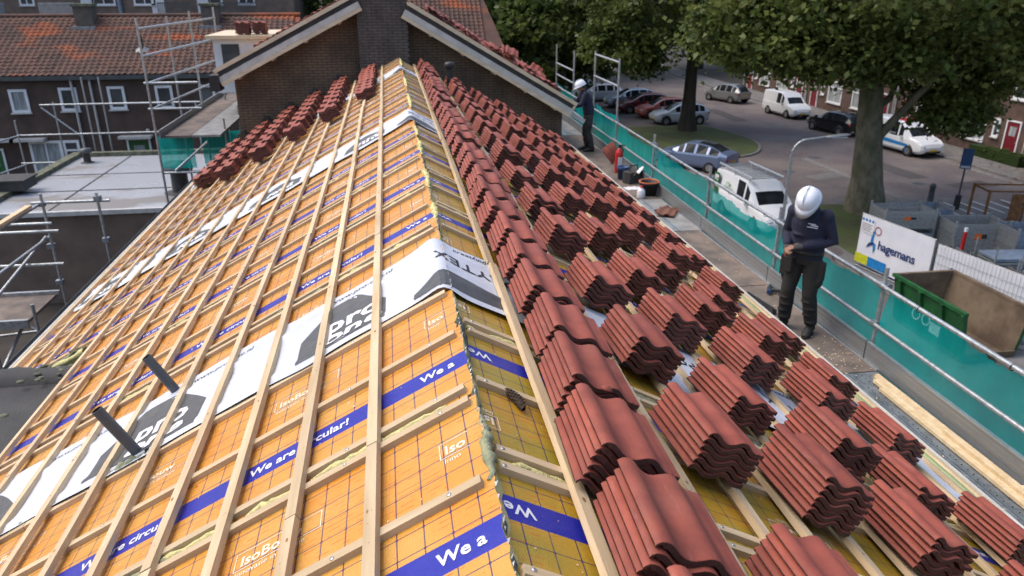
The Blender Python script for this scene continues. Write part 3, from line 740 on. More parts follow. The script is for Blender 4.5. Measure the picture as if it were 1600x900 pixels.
fo = tag(obj('roof_tiles', far, [M['tile'], M['tile_end']]), 'distant red roof tiles stacked over the far slopes and the neighbouring roof', 'roof tiles', None, 'stuff')

# ================================================================== SCAFFOLD on the street side
def XS(y): return 4.90+.016*(y-6.7)
DZ = -2.40
sc = thing('scaffold', 'galvanised tube scaffold with walkway running along the street side eave', 'scaffold', (4.6, 9, G))
PY = [1.75, 4.28, 6.76, 9.15, 11.65, 14.6, 17.46, 19.76, 22.26, 24.86]
for i, y in enumerate(PY):
    top = -1.33 if y < 17 else (-.10 if y < 21 else -.28)
    mb = MB(); mb.tube((XS(y), y, G), (XS(y), y, top), .0242, 10); obj('standard', mb, M['galv'], sc, True)
    mb = MB(); mb.tube((XS(y)-.75, y, DZ-.09), (XS(y)+.1, y, DZ-.09), .0242, 8); obj('transom', mb, M['galv_dark'], sc, True)
    for z in (-1.53, -1.98):
        mb = MB(); mb.box(XS(y)-.045, XS(y)+.045, y-.04, y+.04, z-.034, z+.034); mb.tube((XS(y)-.06, y-.03, z+.02), (XS(y)-.06, y+.03, z+.02), .012, 6); mb.tube((XS(y)+.03, y-.06, z), (XS(y)+.03, y+.06, z), .034, 8); obj('coupler', mb, M['galv_dark'], sc, True)
def rail(y0, y1, z, nm='guardrail', dx=-.045, mt='galv'):
    mb = MB(); mb.tube((XS(y0)+dx, y0, z), (XS(y1)+dx, y1, z), .0242, 10); obj(nm, mb, M[mt], sc, True)
for a, b in ((1.0, 6.74), (6.78, 11.63), (11.67, 17.44), (17.48, 24.9)):
    rail(a-.12, b+.10, -1.53+random.gauss(0, .008)); rail(a-.12, b+.10, -1.98+random.gauss(0, .008))
for z in (-.18, -.72): rail(17.46, 19.76, z, dx=0)
for z in (-.85, -1.2): rail(22.26, 24.86, z, dx=0)
for a, b in zip(PY, PY[1:]):
    mb = MB(); x0 = XS(a)-.075; x1 = XS(b)-.075
    mb.add([(x0-.012,a,DZ),(x0+.012,a,DZ),(x1+.012,b-.02,DZ),(x1-.012,b-.02,DZ),(x0-.012,a,DZ+.205),(x0+.012,a,DZ+.205),(x1+.012,b-.02,DZ+.205),(x1-.012,b-.02,DZ+.205)], [(3,2,1,0),(4,5,6,7),(0,1,5,4),(1,2,6,5),(2,3,7,6),(3,0,4,7)])
    t_ = obj('toe_board', mb, M['toe'], sc, True)
    mb = MB(); mb.add([(x0-.018,a,DZ+.206),(x0+.018,a,DZ+.206),(x1+.018,b-.02,DZ+.206),(x1-.018,b-.02,DZ+.206),(x0-.018,a,DZ+.224),(x0+.018,a,DZ+.224),(x1+.018,b-.02,DZ+.224),(x1-.018,b-.02,DZ+.224)], [(3,2,1,0),(4,5,6,7),(0,1,5,4),(1,2,6,5),(2,3,7,6),(3,0,4,7)])
    for z in (.06, .10, .16): mb.add([(x0-.0135,a,DZ+z),(x0-.0135,a,DZ+z+.006),(x1-.0135,b-.02,DZ+z+.006),(x1-.0135,b-.02,DZ+z)], [(0,1,2,3)])
    o = obj('toe_board_lip', mb, M['alu'], t_)
# walkway boards
xin = 4.07
for (a, b, kind) in ((1.0, 3.7, 'p'), (3.72, 6.45, 'p'), (6.47, 9.0, 'w'), (9.02, 11.55, 'w'), (11.57, 13.6, 'g'), (13.62, 16.6, 'w'), (16.62, 20.5, 'w'), (20.52, 25, 'g')):
    xe = XS((a+b)/2)-.10; nb_ = 2 if kind != 'p' else 2; wd = (xe-xin)/nb_
    for k in range(nb_):
        x0 = xin+wd*k+.004; x1 = xin+wd*(k+1)-.004
        if kind == 'w' and k == 1: continue
        if kind == 'w': x1 = xe-.004
        mb = MB(); mb.box(x0, x1, a, b, DZ-.05, DZ)
        if kind == 'p':
            mb.box(x0, x0+.018, a, b, DZ, DZ+.010); mb.box(x1-.018, x1, a, b, DZ, DZ+.010)
        else:
            mb.box(x0, x0+.03, a, b, DZ, DZ+.006, 1); mb.box(x1-.03, x1, a, b, DZ, DZ+.006, 1)
        o = obj('deck_board', mb, [M['galv_dark'] if kind == 'p' else (M['deck_ply'] if kind == 'w' else M['deck_grey']), M['alu']], sc, True)
        if kind == 'p':
            mb = MB()
            y = a+.05
            while y < b-.03:
                for j in range(4):
                    cx = x0+.05+(x1-x0-.10)*j/3+(.02 if int(y*25) % 2 else -.02)*.5; cy = y+(.03 if j % 2 else 0)
                    mb.add([(cx+.0105*cos(t*pi/4), cy+.0105*sin(t*pi/4), DZ+.002) for t in range(8)], [tuple(range(8))], 0)
                    mb.add([(cx+.016*cos(t*pi/4), cy+.016*sin(t*pi/4), DZ+.001) for t in range(8)], [tuple(range(8))], 1)
                y += .072
            tag(obj('perforations', mb, [M['hole'], M['alu']], o), kind='stuff')
# debris netting, one sheet for each bay
NETL = ['next to the perforated deck, nearest the camera', 'behind the standing worker in front', 'in front of the white van with green logo', 'in front of the blue parked car', 'behind the fire extinguisher and buckets', 'beside the far worker at the gable', 'beyond the far worker']
bays = [(1.8, 6.72, -1.57, .03), (6.80, 9.13, -1.57, .05), (9.17, 11.63, -1.68, .04), (11.67, 14.58, -1.58, .06), (14.62, 17.44, -1.60, .05), (17.48, 19.74, -1.42, .04), (19.78, 24.8, -1.5, .05)]
for (a, b, zt, sag), lb in zip(bays, NETL):
    mb = MB(); nx, nz = 90, 22; vs = []
    for i in range(nx+1):
        y = a+(b-a)*i/nx; top = zt-sag*sin(pi*i/nx)-.02*sin(i*1.7)**2
        for j in range(nz+1):
            z = top+(-4.4-top)*j/nz
            vs.append((XS(y)+.045+.026*sin(y*5.1+z*2)+.022*sin(y*2.3-z*3.7)+.012*sin(y*17+z*4)+.008*sin(y*31-z*9), y, z))
    k = nz+1
    mb.add(vs, [(i*k+j, (i+1)*k+j, (i+1)*k+j+1, i*k+j+1) for i in range(nx) for j in range(nz)], 0, None, True)
    mb.m = [1 if q % nz == 0 and False else 0 for q in range(len(mb.f))]
    o = obj('debris_net', mb, M['net']); tag(o, 'teal debris net '+lb, 'net', 'teal nets along the scaffold')
# timber battens lying on the perforated deck
for i, (x, y0, y1, z, lb) in enumerate(((4.56, 2.6, 6.05, 0, 'innermost'), (4.605, 2.2, 6.22, 0, 'second'), (4.65, 2.9, 6.28, 0, 'third'), (4.695, 2.0, 6.33, 0, 'fourth'), (4.625, 2.4, 5.2, .034, 'upper inner'), (4.672, 2.1, 4.35, .034, 'upper outer'))):
    mb = MB(); mb.box(x-.0215, x+.0215, y0, y1, DZ+.011+z, DZ+.043+z); t_ = obj('timber_batten', mb, M['wood_new'])
    tag(t_, f'{lb} of the loose pale battens lying on the perforated walkway', 'batten', 'loose battens on the walkway')
# drill, profile, extinguisher, buckets
t_ = thing('cordless_drill', 'dark cordless drill lying on the walkway behind the standing worker', 'drill', (4.70, 8.75, DZ), radians(60))
mb = MB(); mb.tube((-.10,0,.05),(.06,0,.05),.032,10); mb.tube((.06,0,.05),(.11,0,.05),.02,10,r1=.014); obj('motor_housing', mb, M['blk_plastic'], t_)
mb = MB(); mb.box(-.05,-.01,-.14,-.02,.025,.065); obj('handle', mb, M['glove'], t_)
mb = MB(); mb.box(-.09,.02,-.21,-.14,.01,.075); obj('battery', mb, M['black'], t_)
mb = MB(); mb.tube((-.13,0,.05),(-.10,0,.05),.034,10); obj('end_cap', mb, M['sign_blue'], t_)
t_ = thing('metal_profile', 'short dark folded metal profile at the eave near the drill', 'profile', (4.36, 8.3, DZ+.01), radians(8))
mb = MB(); mb.box(-.03,.03,-.28,.28,0,.012); mb.box(-.03,-.018,-.28,.28,.012,.10); mb.box(.018,.03,-.28,.28,.012,.06); obj('web', mb, M['zinc'], t_)
t_ = thing('fire_extinguisher', 'red fire extinguisher standing on the walkway by the net', 'extinguisher', (4.70, 15.9, DZ))
mb = MB(); mb.lathe([(0,0),(.085,0),(.09,.02),(.09,.42),(.075,.49),(.035,.53),(.03,.56),(0,.56)], 16); obj('cylinder', mb, M['red'], t_)
mb = MB(); mb.box(-.03,.03,-.02,.02,.56,.60); mb.box(-.02,.12,-.015,.015,.60,.62); mb.box(-.02,.11,-.015,.015,.575,.585); obj('valve', mb, M['black'], t_)
mb = MB(); mb.path([(.03,.02,.58),(.10,.06,.5),(.10,.05,.2)], .013, 6); obj('hose', mb, M['black'], t_)
mb = MB(); mb.box(-.05,.05,-.095,-.088,.18,.36); obj('label_plate', mb, M['print_white'], t_)
def bucket(loc, r, h, body, rimm, lab, cat='bucket'):
    t_ = thing('bucket', lab, cat, loc)
    mb = MB(); mb.lathe([(0,.0),(r*.8,0),(r,h),(r*1.06,h),(r*1.06,h-.03),(r*.95,h-.035),(r*.78,.02),(0,.02)], 18); obj('tub', mb, body, t_)
    mb = MB(); mb.lathe([(r*1.0,h+.001),(r*1.07,h+.001),(r*1.08,h+.02),(r*1.0,h+.02),(r*1.0,h+.001)], 18); obj('rim', mb, rimm, t_)
    mb = MB(); mb.path([(r*cos(a)*1.05, r*sin(a)*.4-.02, h+r*.35*sin(a)) for a in [pi*i/8 for i in range(9)]], .005, 5); obj('handle', mb, M['galv'], t_)
    return t_
bucket((4.62,15.3,DZ), .13, .26, M['sign_blue'], M['sign_blue'], 'dark blue bucket beside the fire extinguisher')
bucket((4.74,13.95,DZ), .19, .26, M['black'], M['orange'], 'black mixing tub with an orange red rim by the net')
t_ = thing('tool_bag', 'black open tool bag between extinguisher and mixing tub', 'bag', (4.76,15.0,DZ), .4)
mb = MB(); mb.prism([(-.2,-.12),(.2,-.12),(.23,0),(.2,.12),(-.2,.12),(-.23,0)], 0, .24); obj('bag_body', mb, M['glove'], t_)
mb = MB(); mb.path([(-.12,0,.23),(-.08,0,.36),(.08,0,.36),(.12,0,.23)], .014, 6); obj('strap', mb, M['black'], t_)
t_ = thing('trowel', 'bright trowel blade sticking out of the black tool bag', 'trowel', (4.84,14.9,DZ+.25), .5)
mb = MB(); mb.prism([(-.06,-.05),(.10,-.04),(.16,0),(.10,.04),(-.06,.05)], 0, .008, 0, Matrix.Rotation(-.6,4,'Y')); obj('blade', mb, M['print_white'], t_)
mb = MB(); mb.tube((-.06,0,-.02),(-.16,0,-.07),.014,6); obj('handle', mb, M['rust'], t_)
t_ = thing('plastic_jug', 'small white plastic jug standing before the mixing tub', 'jug', (4.52,13.75,DZ))
mb = MB(); mb.lathe([(0,0),(.075,0),(.08,.02),(.08,.14),(.05,.18),(.03,.19),(.03,.22),(0,.22)], 12); obj('jug_body', mb, M['print_white'], t_)
mb = MB(); mb.lathe([(0,.24),(.034,.24),(.034,.21)], 10); obj('cap', mb, M['red'], t_)
t_ = thing('rag', 'crumpled white rag lying by the tool bag', 'rag', (4.62,14.45,DZ))
mb = MB(); r = random.Random(2); vs = []
for i in range(9):
    for j in range(7): vs.append((-.2+.05*i+r.gauss(0,.008), -.12+.04*j+r.gauss(0,.008), .01+abs(r.gauss(0,.03))*sin(pi*i/8)*sin(pi*j/6)))
mb.add(vs, [(i*7+j,(i+1)*7+j,(i+1)*7+j+1,i*7+j+1) for i in range(8) for j in range(6)], 0, None, True); obj('cloth', mb, M['print_white'], t_)
OLD_ME = TILE.mesh('old_tile', [M['old_tile'], M['tile_end']])
for (x, y, a, lb) in ((4.60, 12.55, .5, 'brown weathered tile lying on the grey walkway plates, nearer one'), (4.70, 12.75, .9, 'brown weathered tile lying half under another on the walkway plates')):
    o = link('weathered_tile', OLD_ME, M=Matrix.Translation((x, y, DZ+.015+(.03 if a < .6 else 0))) @ Matrix.Rotation(-a, 4, 'Z') @ Matrix.Translation((-.16,-.2,0))); tag(o, lb, 'tile', 'old tiles on the walkway', 'thing')
o = link('weathered_tile', TILE_ME, M=Matrix.Translation((4.78, 16.7, DZ+.01)) @ Matrix.Rotation(radians(70), 4, 'X') @ Matrix.Rotation(.6, 4, 'Z')); tag(o, 'single orange red tile leaning on the toe board near the far worker', 'tile', None, 'thing')
# broken tile piece lying on a row-one stack
mb = MB(); mb.lathe([(0,.014),(.012,.013),(.02,.006),(.022,0),(0,-.002)], 7, 0, Matrix.Scale(1.4, 4, (1,0,0)))
o = obj('tile_fragment', mb, M['tile'], M=SM(1, .53, 2.55, .014+NEST*5+.034, .4)); tag(o, 'small broken tile fragment resting on a stack beside the ridge', 'fragment')

# ================================================================== WORKERS
def loft(pts, n=14):
    """closed tube through (pos, rx, ry) with flat-ish ends; rx,ry in the plane across the path"""
    mb = MB(); k = len(pts); vs = []
    for i, (p, rx, ry) in enumerate(pts):
        p = Vector(p); d = (Vector(pts[min(i+1, k-1)][0])-Vector(pts[max(i-1, 0)][0])).normalized()
        x = Vector((1,0,0)); x = (x-d*x.dot(d)); x = x.normalized() if x.length > .2 else d.orthogonal().normalized(); y = d.cross(x)
        vs += [p+x*cos(2*pi*j/n)*rx+y*sin(2*pi*j/n)*ry for j in range(n)]
    fs = [(i*n+j, i*n+(j+1) % n, (i+1)*n+(j+1) % n, (i+1)*n+j) for i in range(k-1) for j in range(n)]
    fs += [tuple(range(n-1,-1,-1)), tuple((k-1)*n+j for j in range(n))]
    return mb.add(vs, fs)
def ellip(c, rx, ry, rz, rot=None):
    m = Matrix.Translation(c) @ (rot or Matrix()) @ Matrix.Diagonal((rx, ry, rz, 1))
    return MB().lathe([(0.001,-1)]+[(cos(a), sin(a)) for a in [-pi/2+pi*i/8 for i in range(1, 8)]]+[(0.001,1)], 14, 0, m)
def union(parts, voxel, name, material, smooth=6):
    mb = MB()
    for q in parts: mb.add(q.v, q.f)
    me = mb.mesh(name, material); o = bpy.data.objects.new('tmp', me); COL.objects.link(o)
    md = o.modifiers.new('r', 'REMESH'); md.mode = 'VOXEL'; md.voxel_size = voxel
    if smooth:
        sm = o.modifiers.new('s', 'SMOOTH'); sm.iterations = smooth; sm.factor = .5
    dg = bpy.context.evaluated_depsgraph_get(); out = bpy.data.meshes.new_from_object(o.evaluated_get(dg)); out.name = name
    bpy.data.objects.remove(o)
    out.materials.clear(); out.materials.append(material); out.polygons.foreach_set('use_smooth', [True]*len(out.polygons)); return out
def lerp(a, b, t): return tuple(a[i]+(b[i]-a[i])*t for i in range(3))
def limb(a, b, c, r, n=14):
    """upper joint a, middle b, end c with radii (ra, rmid1, rb, rmid2, rc)"""
    return loft([(a, r[0], r[0]), (lerp(a,b,.45), r[1], r[1]), (b, r[2], r[2]), (lerp(b,c,.35), r[3], r[3]), (c, r[4], r[4])], n)
def hand(w, d, up, side, curl):
    """palm and five fingers from wrist w towards d; up = back of the hand"""
    d = Vector(d).normalized(); up = Vector(up); up = (up-d*up.dot(d)).normalized(); x = d.cross(up)*side; w = Vector(w); parts = []
    parts.append(loft([(w-d*.02,.028,.022),(w+d*.02,.034,.020),(w+d*.075,.043,.019),(w+d*.10,.040,.016)], 10))
    for k, ln in enumerate((.068,.078,.072,.056)):
        b = w+d*.095+x*(-.030+.020*k); a1 = curl*.6; a2 = curl*1.5; a3 = curl*2.1
        def dr(a): return d*cos(a)-up*sin(a)
        p1 = b+dr(a1)*ln*.45; p2 = p1+dr(a2)*ln*.32; p3 = p2+dr(a3)*ln*.25
        parts.append(loft([(b,.0095,.0095),(p1,.009,.009),(p2,.0085,.0085),(p3,.0065,.0065)], 8))
    b = w+d*.03-x*.030; p1 = b+(d*.5-x*.75-up*.25).normalized()*.038; p2 = p1+(d*.85-x*.25-up*.45).normalized()*.034
    parts.append(loft([(b,.013,.013),(p1,.011,.011),(p2,.008,.008)], 8)); return parts
def person(lab, loc, rz, J, trouser, bend):
    T = thing('person', lab, 'person', loc, rz)
    hd = Vector(J['head']); R = Matrix.Rotation(-bend, 4, 'X')   # tip the head forward (about x)
    fw = R @ Vector((0,1,0)); upv = R @ Vector((0,0,1))
    skin = [ellip(hd, .075, .095, .118, R), ellip(hd+fw*.035-upv*.075, .052, .055, .05, R), ellip(hd+fw*.098-upv*.012, .013, .02, .024, R), ellip(hd+fw*.088-upv*.055, .024, .012, .009, R),
            ellip(hd+fw*.07+upv*.022, .055, .03, .012, R)]
    for sx in (-1, 1): skin.append(ellip(hd+Vector((sx*.078, 0, 0))-upv*.01, .012, .022, .033, R))
    skin.append(loft([(J['neck'], .062, .062), (hd-upv*.05, .056, .058)]))
    skin.append(loft([(J['pelvis'], .15, .105), (J['spine'], .14, .10), (J['chest'], .165, .115), (lerp(J['chest'], J['neck'], .7), .12, .085), (J['neck'], .06, .06)]))
    for s in 'RL':
        skin.append(limb(J['sh'+s], J['el'+s], J['wr'+s], (.052,.046,.038,.038,.026)))
        skin += hand(J['wr'+s], Vector(J['hd'+s]), J['up'+s], 1 if s == 'R' else -1, J['curl'])
        skin.append(limb(J['hip'+s], J['kn'+s], J['an'+s], (.082,.075,.055,.055,.04)))
        skin.append(loft([(Vector(J['an'+s])-Vector((0,.04,.04)), .035,.03), (Vector(J['toe'+s])+Vector((0,-.04,0)), .035,.025), (J['toe'+s], .025,.015)]))
    link('body', union(skin, .0065, 'body', M['skin'], 3), T)
    # eyes under the helmet brim
    sw = [loft([(Vector(J['pelvis'])+Vector((0,0,-.03)), .188, .135), (lerp(J['pelvis'], J['spine'], .3), .192, .142), (J['spine'], .182, .135), (J['chest'], .20, .142), (lerp(J['chest'], J['neck'], .55), .165, .115), (lerp(J['chest'], J['neck'], .85), .105, .085), (Vector(J['neck'])+Vector((0,.0,.03)), .082, .08)], 18)]
    for s in 'RL':
        sw.append(limb(J['sh'+s], J['el'+s], J['wr'+s], (.078,.068,.062,.058,.042)))
        sw.append(ellip(J['sh'+s], .085, .082, .085))
    for i, z in enumerate((.08, .16, .25)): sw.append(ellip(Vector(lerp(J['pelvis'], J['chest'], z/.4))+Vector((.05*(-1)**i, .085, 0)), .10, .06, .022))
    link('sweater', union(sw, .011, 'sweater', M['navy'], 4), T)
    tr = [loft([(Vector(J['pelvis'])+Vector((0,0,.06)), .172, .128), (J['pelvis'], .178, .132), (Vector(J['pelvis'])-Vector((0,0,.10)), .17, .125)], 16)]
    for s in 'RL':
        tr.append(limb(J['hip'+s], J['kn'+s], Vector(J['an'+s])+Vector((0,0,.02)), (.105,.100,.080,.082,.072)))
        for i in range(4): tr.append(ellip(Vector(lerp(J['kn'+s], J['an'+s], .2+.22*i))+Vector((.01*(-1)**i, .015, 0)), .083-.003*i, .083-.003*i, .022))
        sx = 1 if s == 'R' else -1
        tr.append(ellip(Vector(lerp(J['hip'+s], J['kn'+s], .55))+Vector((sx*.09, -.01, 0)), .035, .07, .09))
    link('trousers', union(tr, .011, 'trousers', trouser, 3), T)
    for s in 'RL':
        a = Vector(J['an'+s]); t_ = Vector(J['toe'+s])
        bt = [loft([(a+Vector((0,0,.09)), .058, .06), (a+Vector((0,-.01,0)), .052,.06), (a+Vector((0,-.02,-.045)), .046,.06)]), loft([(a+Vector((0,-.075,-.05)), .038,.036), (a+Vector((0,0,-.035)), .048,.055), (lerp(a, t_, .65), .052,.042), (t_+Vector((0,.02,-.005)), .045,.033), (t_+Vector((0,.055,-.012)), .028,.022)])]
        link('boot', union(bt, .008, 'boot', M['boot'], 2), T)
        so = MB(); c = (a+t_)*.5; dv = (t_-a); dv.z = 0; dv.normalize(); pv = Vector((dv.y, -dv.x, 0)); pl = []
        for q in range(14):
            an = 2*pi*q/14; e = c+dv*cos(an)*.145+pv*sin(an)*.053; pl.append((e.x, e.y))
        so.prism(pl, .0, .022); obj('sole', so, M['black'], T)
        gl = hand(Vector(J['wr'+s])-Vector(J['hd'+s]).normalized()*.02, Vector(J['hd'+s]), J['up'+s], 1 if s == 'R' else -1, J['curl'])
        gm_ = union(gl, .005, 'glove', M['glove'], 1); 
        for v in gm_.vertices: v.co += v.normal*.008
        link('glove', gm_, T)
    # helmet: dome, brim, peak
    hm = MB(); prof = [(.0, .116), (.04, .114), (.08, .102), (.112, .070), (.127, .022), (.130, -.014)]
    hm.lathe(prof, 24, 0, Matrix.Translation(hd+upv*.045) @ R @ Matrix.Diagonal((.93, 1.1, 1, 1)))
    he = obj('helmet', hm, M['helmet'], T)
    br = MB(); vs = []
    for i in range(24):
        t = 2*pi*i/24; c, s_ = cos(t), sin(t); pk = max(0, s_)**2*.065+.018
        vs += [(c*.119, s_*.141, -.008), (c*(.119+.012+pk*.35), s_*(.141+pk), -.018-pk*.25), (c*.119, s_*.141, -.016)]
    br.add(vs, [q for i in range(24) for q in ((3*i, 3*i+1, (3*i+4) % 72, (3*i+3) % 72), (3*i+1, 3*i+2, (3*i+5) % 72, (3*i+4) % 72))], 0, Matrix.Translation(hd+upv*.045) @ R, True)
    obj('brim', br, M['helmet'], he)
    rb = MB(); pts_ = [(0, .141*cos(a)*1.0, .136*sin(a)) for a in [pi*i/10 for i in range(2, 9)]]; mt = Matrix.Translation(hd+upv*.045) @ R
    rb.path([tuple(mt @ Vector((0, q[1]*.98, q[2]+.002))) for q in pts_], .008, 6); obj('crown_ridge', rb, M['helmet'], he)
    # hair at the nape
    link('hair', union([ellip(hd-fw*.022+upv*.01, .080, .085, .10, R)], .01, 'hair', M['black'], 1), T)
    return T
J1 = dict(pelvis=(0,0,.95), spine=(0,.0,1.14), chest=(0,.03,1.34), neck=(0,.075,1.50), head=(0,.15,1.585),
          shR=(.175,.04,1.42), elR=(.26,-.04,1.15), wrR=(.15,.20,1.06), hdR=(-.45,.75,-.1), upR=(.3,.2,1), shL=(-.175,.04,1.42), elL=(-.27,-.02,1.14), wrL=(-.02,.22,1.09), hdL=(.75,.45,-.1), upL=(-.2,.3,1), curl=.5,
          hipR=(.095,0,.90), knR=(.125,.05,.50), anR=(.15,-.02,.10), toeR=(.19,.13,.035), hipL=(-.095,0,.90), knL=(-.12,.04,.50), anL=(-.15,-.06,.10), toeL=(-.17,.09,.035))
w1 = person('worker in white helmet standing on the walkway, looking down at his gloved hands', (4.42, 7.55, DZ), radians(128), J1, M['trouser'], radians(50)); w1.scale = (1.035,)*3
# tool belt, holster pockets and a small chest print for the near worker
mb = MB(); mb.lathe([(.186,-.02),(.192,-.02),(.192,.022),(.186,.022),(.186,-.02)], 24, 0, Matrix.Translation((0,0,.985)) @ Matrix.Diagonal((1,.74,1,1))); obj('tool_belt', mb, M['black'], w1)
for x, y, z, h in ((.19, .06, .80, .22), (-.19, .03, .80, .20), (.13, .13, .84, .16)):
    mb = MB(); mb.prism([(-.05,-.035),(.05,-.035),(.06,.0),(.045,.04),(-.045,.04),(-.06,0)], -h*.5, h*.5, 0, Matrix.Translation((x,y,z))); pk = obj('holster_pocket', mb, M['trouser'], w1)
    if x > .15:
        q = MB(); q.tube((x,y+.03,z+.06),(x+.01,y+.04,z+.20),.014,8); q.tube((x+.01,y+.04,z+.20),(x+.01,y+.04,z+.235),.022,8); obj('tool_handle', q, M['orange'], pk)
        q = MB(); q.box(x-.012,x+.012,y-.03,y+.0,z-.16,z-.07); obj('tape_clip', q, M['yellow'], pk)
mb = MB()
mb.box(-.055,.055,.0,.004,-.004,.004); mb.box(-.055,.02,.0,.004,.016,.026); mb.box(-.03,.05,.0,.004,.032,.040)
obj('chest_print', mb, M['print_white'], w1, M=Matrix.Translation((-.085,.168,1.31)) @ Matrix.Rotation(radians(12), 4, 'X') @ Matrix.Rotation(radians(16), 4, 'Z'))
J2 = dict(pelvis=(0,-.02,.95), spine=(0,.02,1.14), chest=(0,.09,1.33), neck=(0,.14,1.48), head=(0,.20,1.575),
          shR=(.175,.10,1.40), elR=(.22,.26,1.20), wrR=(.12,.46,1.20), hdR=(-.1,1,.0), upR=(.2,0,1), shL=(-.175,.10,1.40), elL=(-.23,.22,1.17), wrL=(-.10,.44,1.12), hdL=(.1,1,.05), upL=(-.2,0,1), curl=.6,
          hipR=(.095,-.02,.90), knR=(.11,.04,.50), anR=(.12,-.02,.10), toeR=(.14,.13,.035), hipL=(-.095,-.02,.90), knL=(-.10,.0,.50), anL=(-.12,-.10,.10), toeL=(-.14,.05,.035))
w2 = person('far worker in white helmet at the lower end of the gable board', (4.60, 18.35, DZ), radians(84), J2, M['trouser_grey'], radians(24))
t_ = thing('board_offcut', 'short white board held by the far worker at the gable end', 'board', (4.10, 18.05, -1.42), .2)
mb = MB(); mb.box(-.05,.42,-.015,.015,-.06,.05, 0, Matrix.Rotation(radians(30), 4, 'Y')); obj('board', mb, M['pale_barge'], t_)

# ================================================================== TREES
def crown_mesh(name, c, rad, ncl, npc, leaf, seed, material, low=-.9, spread=.13):
    r = np.random.default_rng(seed); cl = []
    lobes = c if isinstance(c[0], (tuple, list)) else None
    while lobes and len(cl) < ncl:
        k_ = r.choice(len(lobes), p=np.array([l[6] for l in lobes])/sum(l[6] for l in lobes)); l_ = lobes[k_]
        p = r.normal(size=3); p /= np.linalg.norm(p); p *= r.uniform(.3, 1.0)**.45
        if p[2] < low: continue
        cl.append(p*(1+.14*sin(p[0]*7+seed)*sin(p[1]*6+p[2]*5))*np.array(l_[3:6])+np.array(l_[:3]))
    while len(cl) < ncl:
        p = r.normal(size=3); p /= np.linalg.norm(p); p *= r.uniform(.35, 1.0)**.45
        if p[2] < low: continue
        bumpy = 1+.16*sin(p[0]*7+seed)*sin(p[1]*6+p[2]*5)
        cl.append(p*bumpy)
    cl = np.array(cl) if lobes else np.array(cl)*np.array(rad)+np.array(c); R0 = float(np.mean(rad))
    n = ncl*npc; idx = np.repeat(np.arange(ncl), npc)
    off = r.normal(size=(n, 3))*R0*spread*np.array([1.15,1.15,.55])*r.uniform(.6, 1.35, (ncl, 1))[idx]
    P_ = cl[idx]+off
    nrm = r.normal(size=(n, 3))*.75+np.array([0,0,.75]); nrm /= np.linalg.norm(nrm, axis=1)[:, None]
    a = np.cross(nrm, r.normal(size=(n, 3))); a /= np.linalg.norm(a, axis=1)[:, None]; b = np.cross(nrm, a)
    L = leaf*r.uniform(.6, 1.3, (n, 1)); W = L*r.uniform(.55, .85, (n, 1))
    V = np.stack([P_-a*L*.5, P_+b*W*.5-a*L*.05+nrm*L*.10, P_+a*L*.5, P_-b*W*.5-a*L*.05+nrm*L*.10], 1).reshape(-1, 3)
    me = bpy.data.meshes.new(name); me.vertices.add(len(V)); me.vertices.foreach_set('co', V.astype(np.float32).ravel())
    me.loops.add(4*n); me.loops.foreach_set('vertex_index', np.arange(4*n, dtype=np.int32)); me.polygons.add(n)
    me.polygons.foreach_set('loop_start', np.arange(0, 4*n, 4, dtype=np.int32)); me.polygons.foreach_set('loop_total', np.full(n, 4, dtype=np.int32))
    tone = np.clip(r.uniform(0, .9, ncl)[idx]+r.normal(0, .15, n), 0, 1); at = me.attributes.new('tone', 'FLOAT', 'FACE'); at.data.foreach_set('value', tone.astype(np.float32))
    me.materials.append(material); me.update(); me.validate(); return me, cl
def tree(name, lab, base_, H, r0, lean, crown_c, crown_r, ncl, npc, leaf, seed, material, limbs=7, fork=.45, group=None, spread=.13, low=-.9):
    T = thing(name, lab, 'tree', base_, 0, group); r = random.Random(seed)
    mb = MB(); n = 12; pts = []
    for i in range(9):
        t = i/8; pts.append((Vector((lean[0]*t+.12*sin(t*5+seed)*t, lean[1]*t, H*t)), r0*((1-.45*t)+.45*math.exp(-t*12))))
    vs = []
    for i, (p, rd) in enumerate(pts):
        for j in range(n): vs.append(p+Vector((cos(2*pi*j/n), sin(2*pi*j/n), 0))*rd*(1+.07*sin(3*j+i*.6)))
    mb.add(vs, [(i*n+j, i*n+(j+1) % n, (i+1)*n+(j+1) % n, (i+1)*n+j) for i in range(8) for j in range(n)], 0, None, True)
    bk = M['bark'] if name == 'plane_tree' else M['bark_dark']; tk = obj('trunk', mb, bk, T)
    me, cl = crown_mesh('crown', crown_c, crown_r, ncl, npc, leaf, seed, material, low, spread)
    cr = link('crown', me, T)
    for k in range(limbs):
        t = fork+(1-fork)*k/limbs; i = int(t*8); a = pts[i][0]; tgt = Vector(cl[r.randrange(len(cl))]); mid = a.lerp(tgt, .5)+Vector((0, 0, -.1*H*.3)); ra = r0*.42*(1-.4*t)
        mb = MB(); q = [a, a.lerp(mid, .55)+Vector((r.gauss(0,.2), r.gauss(0,.2), .1)), mid.lerp(tgt, .3), tgt]
        for u in range(3): mb.tube(q[u], q[u+1], ra*(1-.3*u), 8, 0, ra*(1-.3*(u+1)), False)
        obj('limb', mb, bk, T)
    return T
tree('plane_tree', 'big plane tree with mottled trunk and drooping crown beside the site fence', (20.5, 29.6, G), 12.0, .62, (-1.6, -.2), [(-.8,.2,10.9,8.6,7.0,5.7,.58),(-5.2,-.8,7.9,2.6,2.6,1.8,.11),(3.0,-.5,6.8,2.6,2.6,2.2,.13),(2.9,-.6,4.6,1.5,1.4,.9,.04),(-2.6,-2.2,7.2,2.2,1.6,1.3,.06)], (8.4, 7.2, 6.6), 640, 125, .27, 3, M['leaf'], 12, .36, spread=.064, low=-.8)
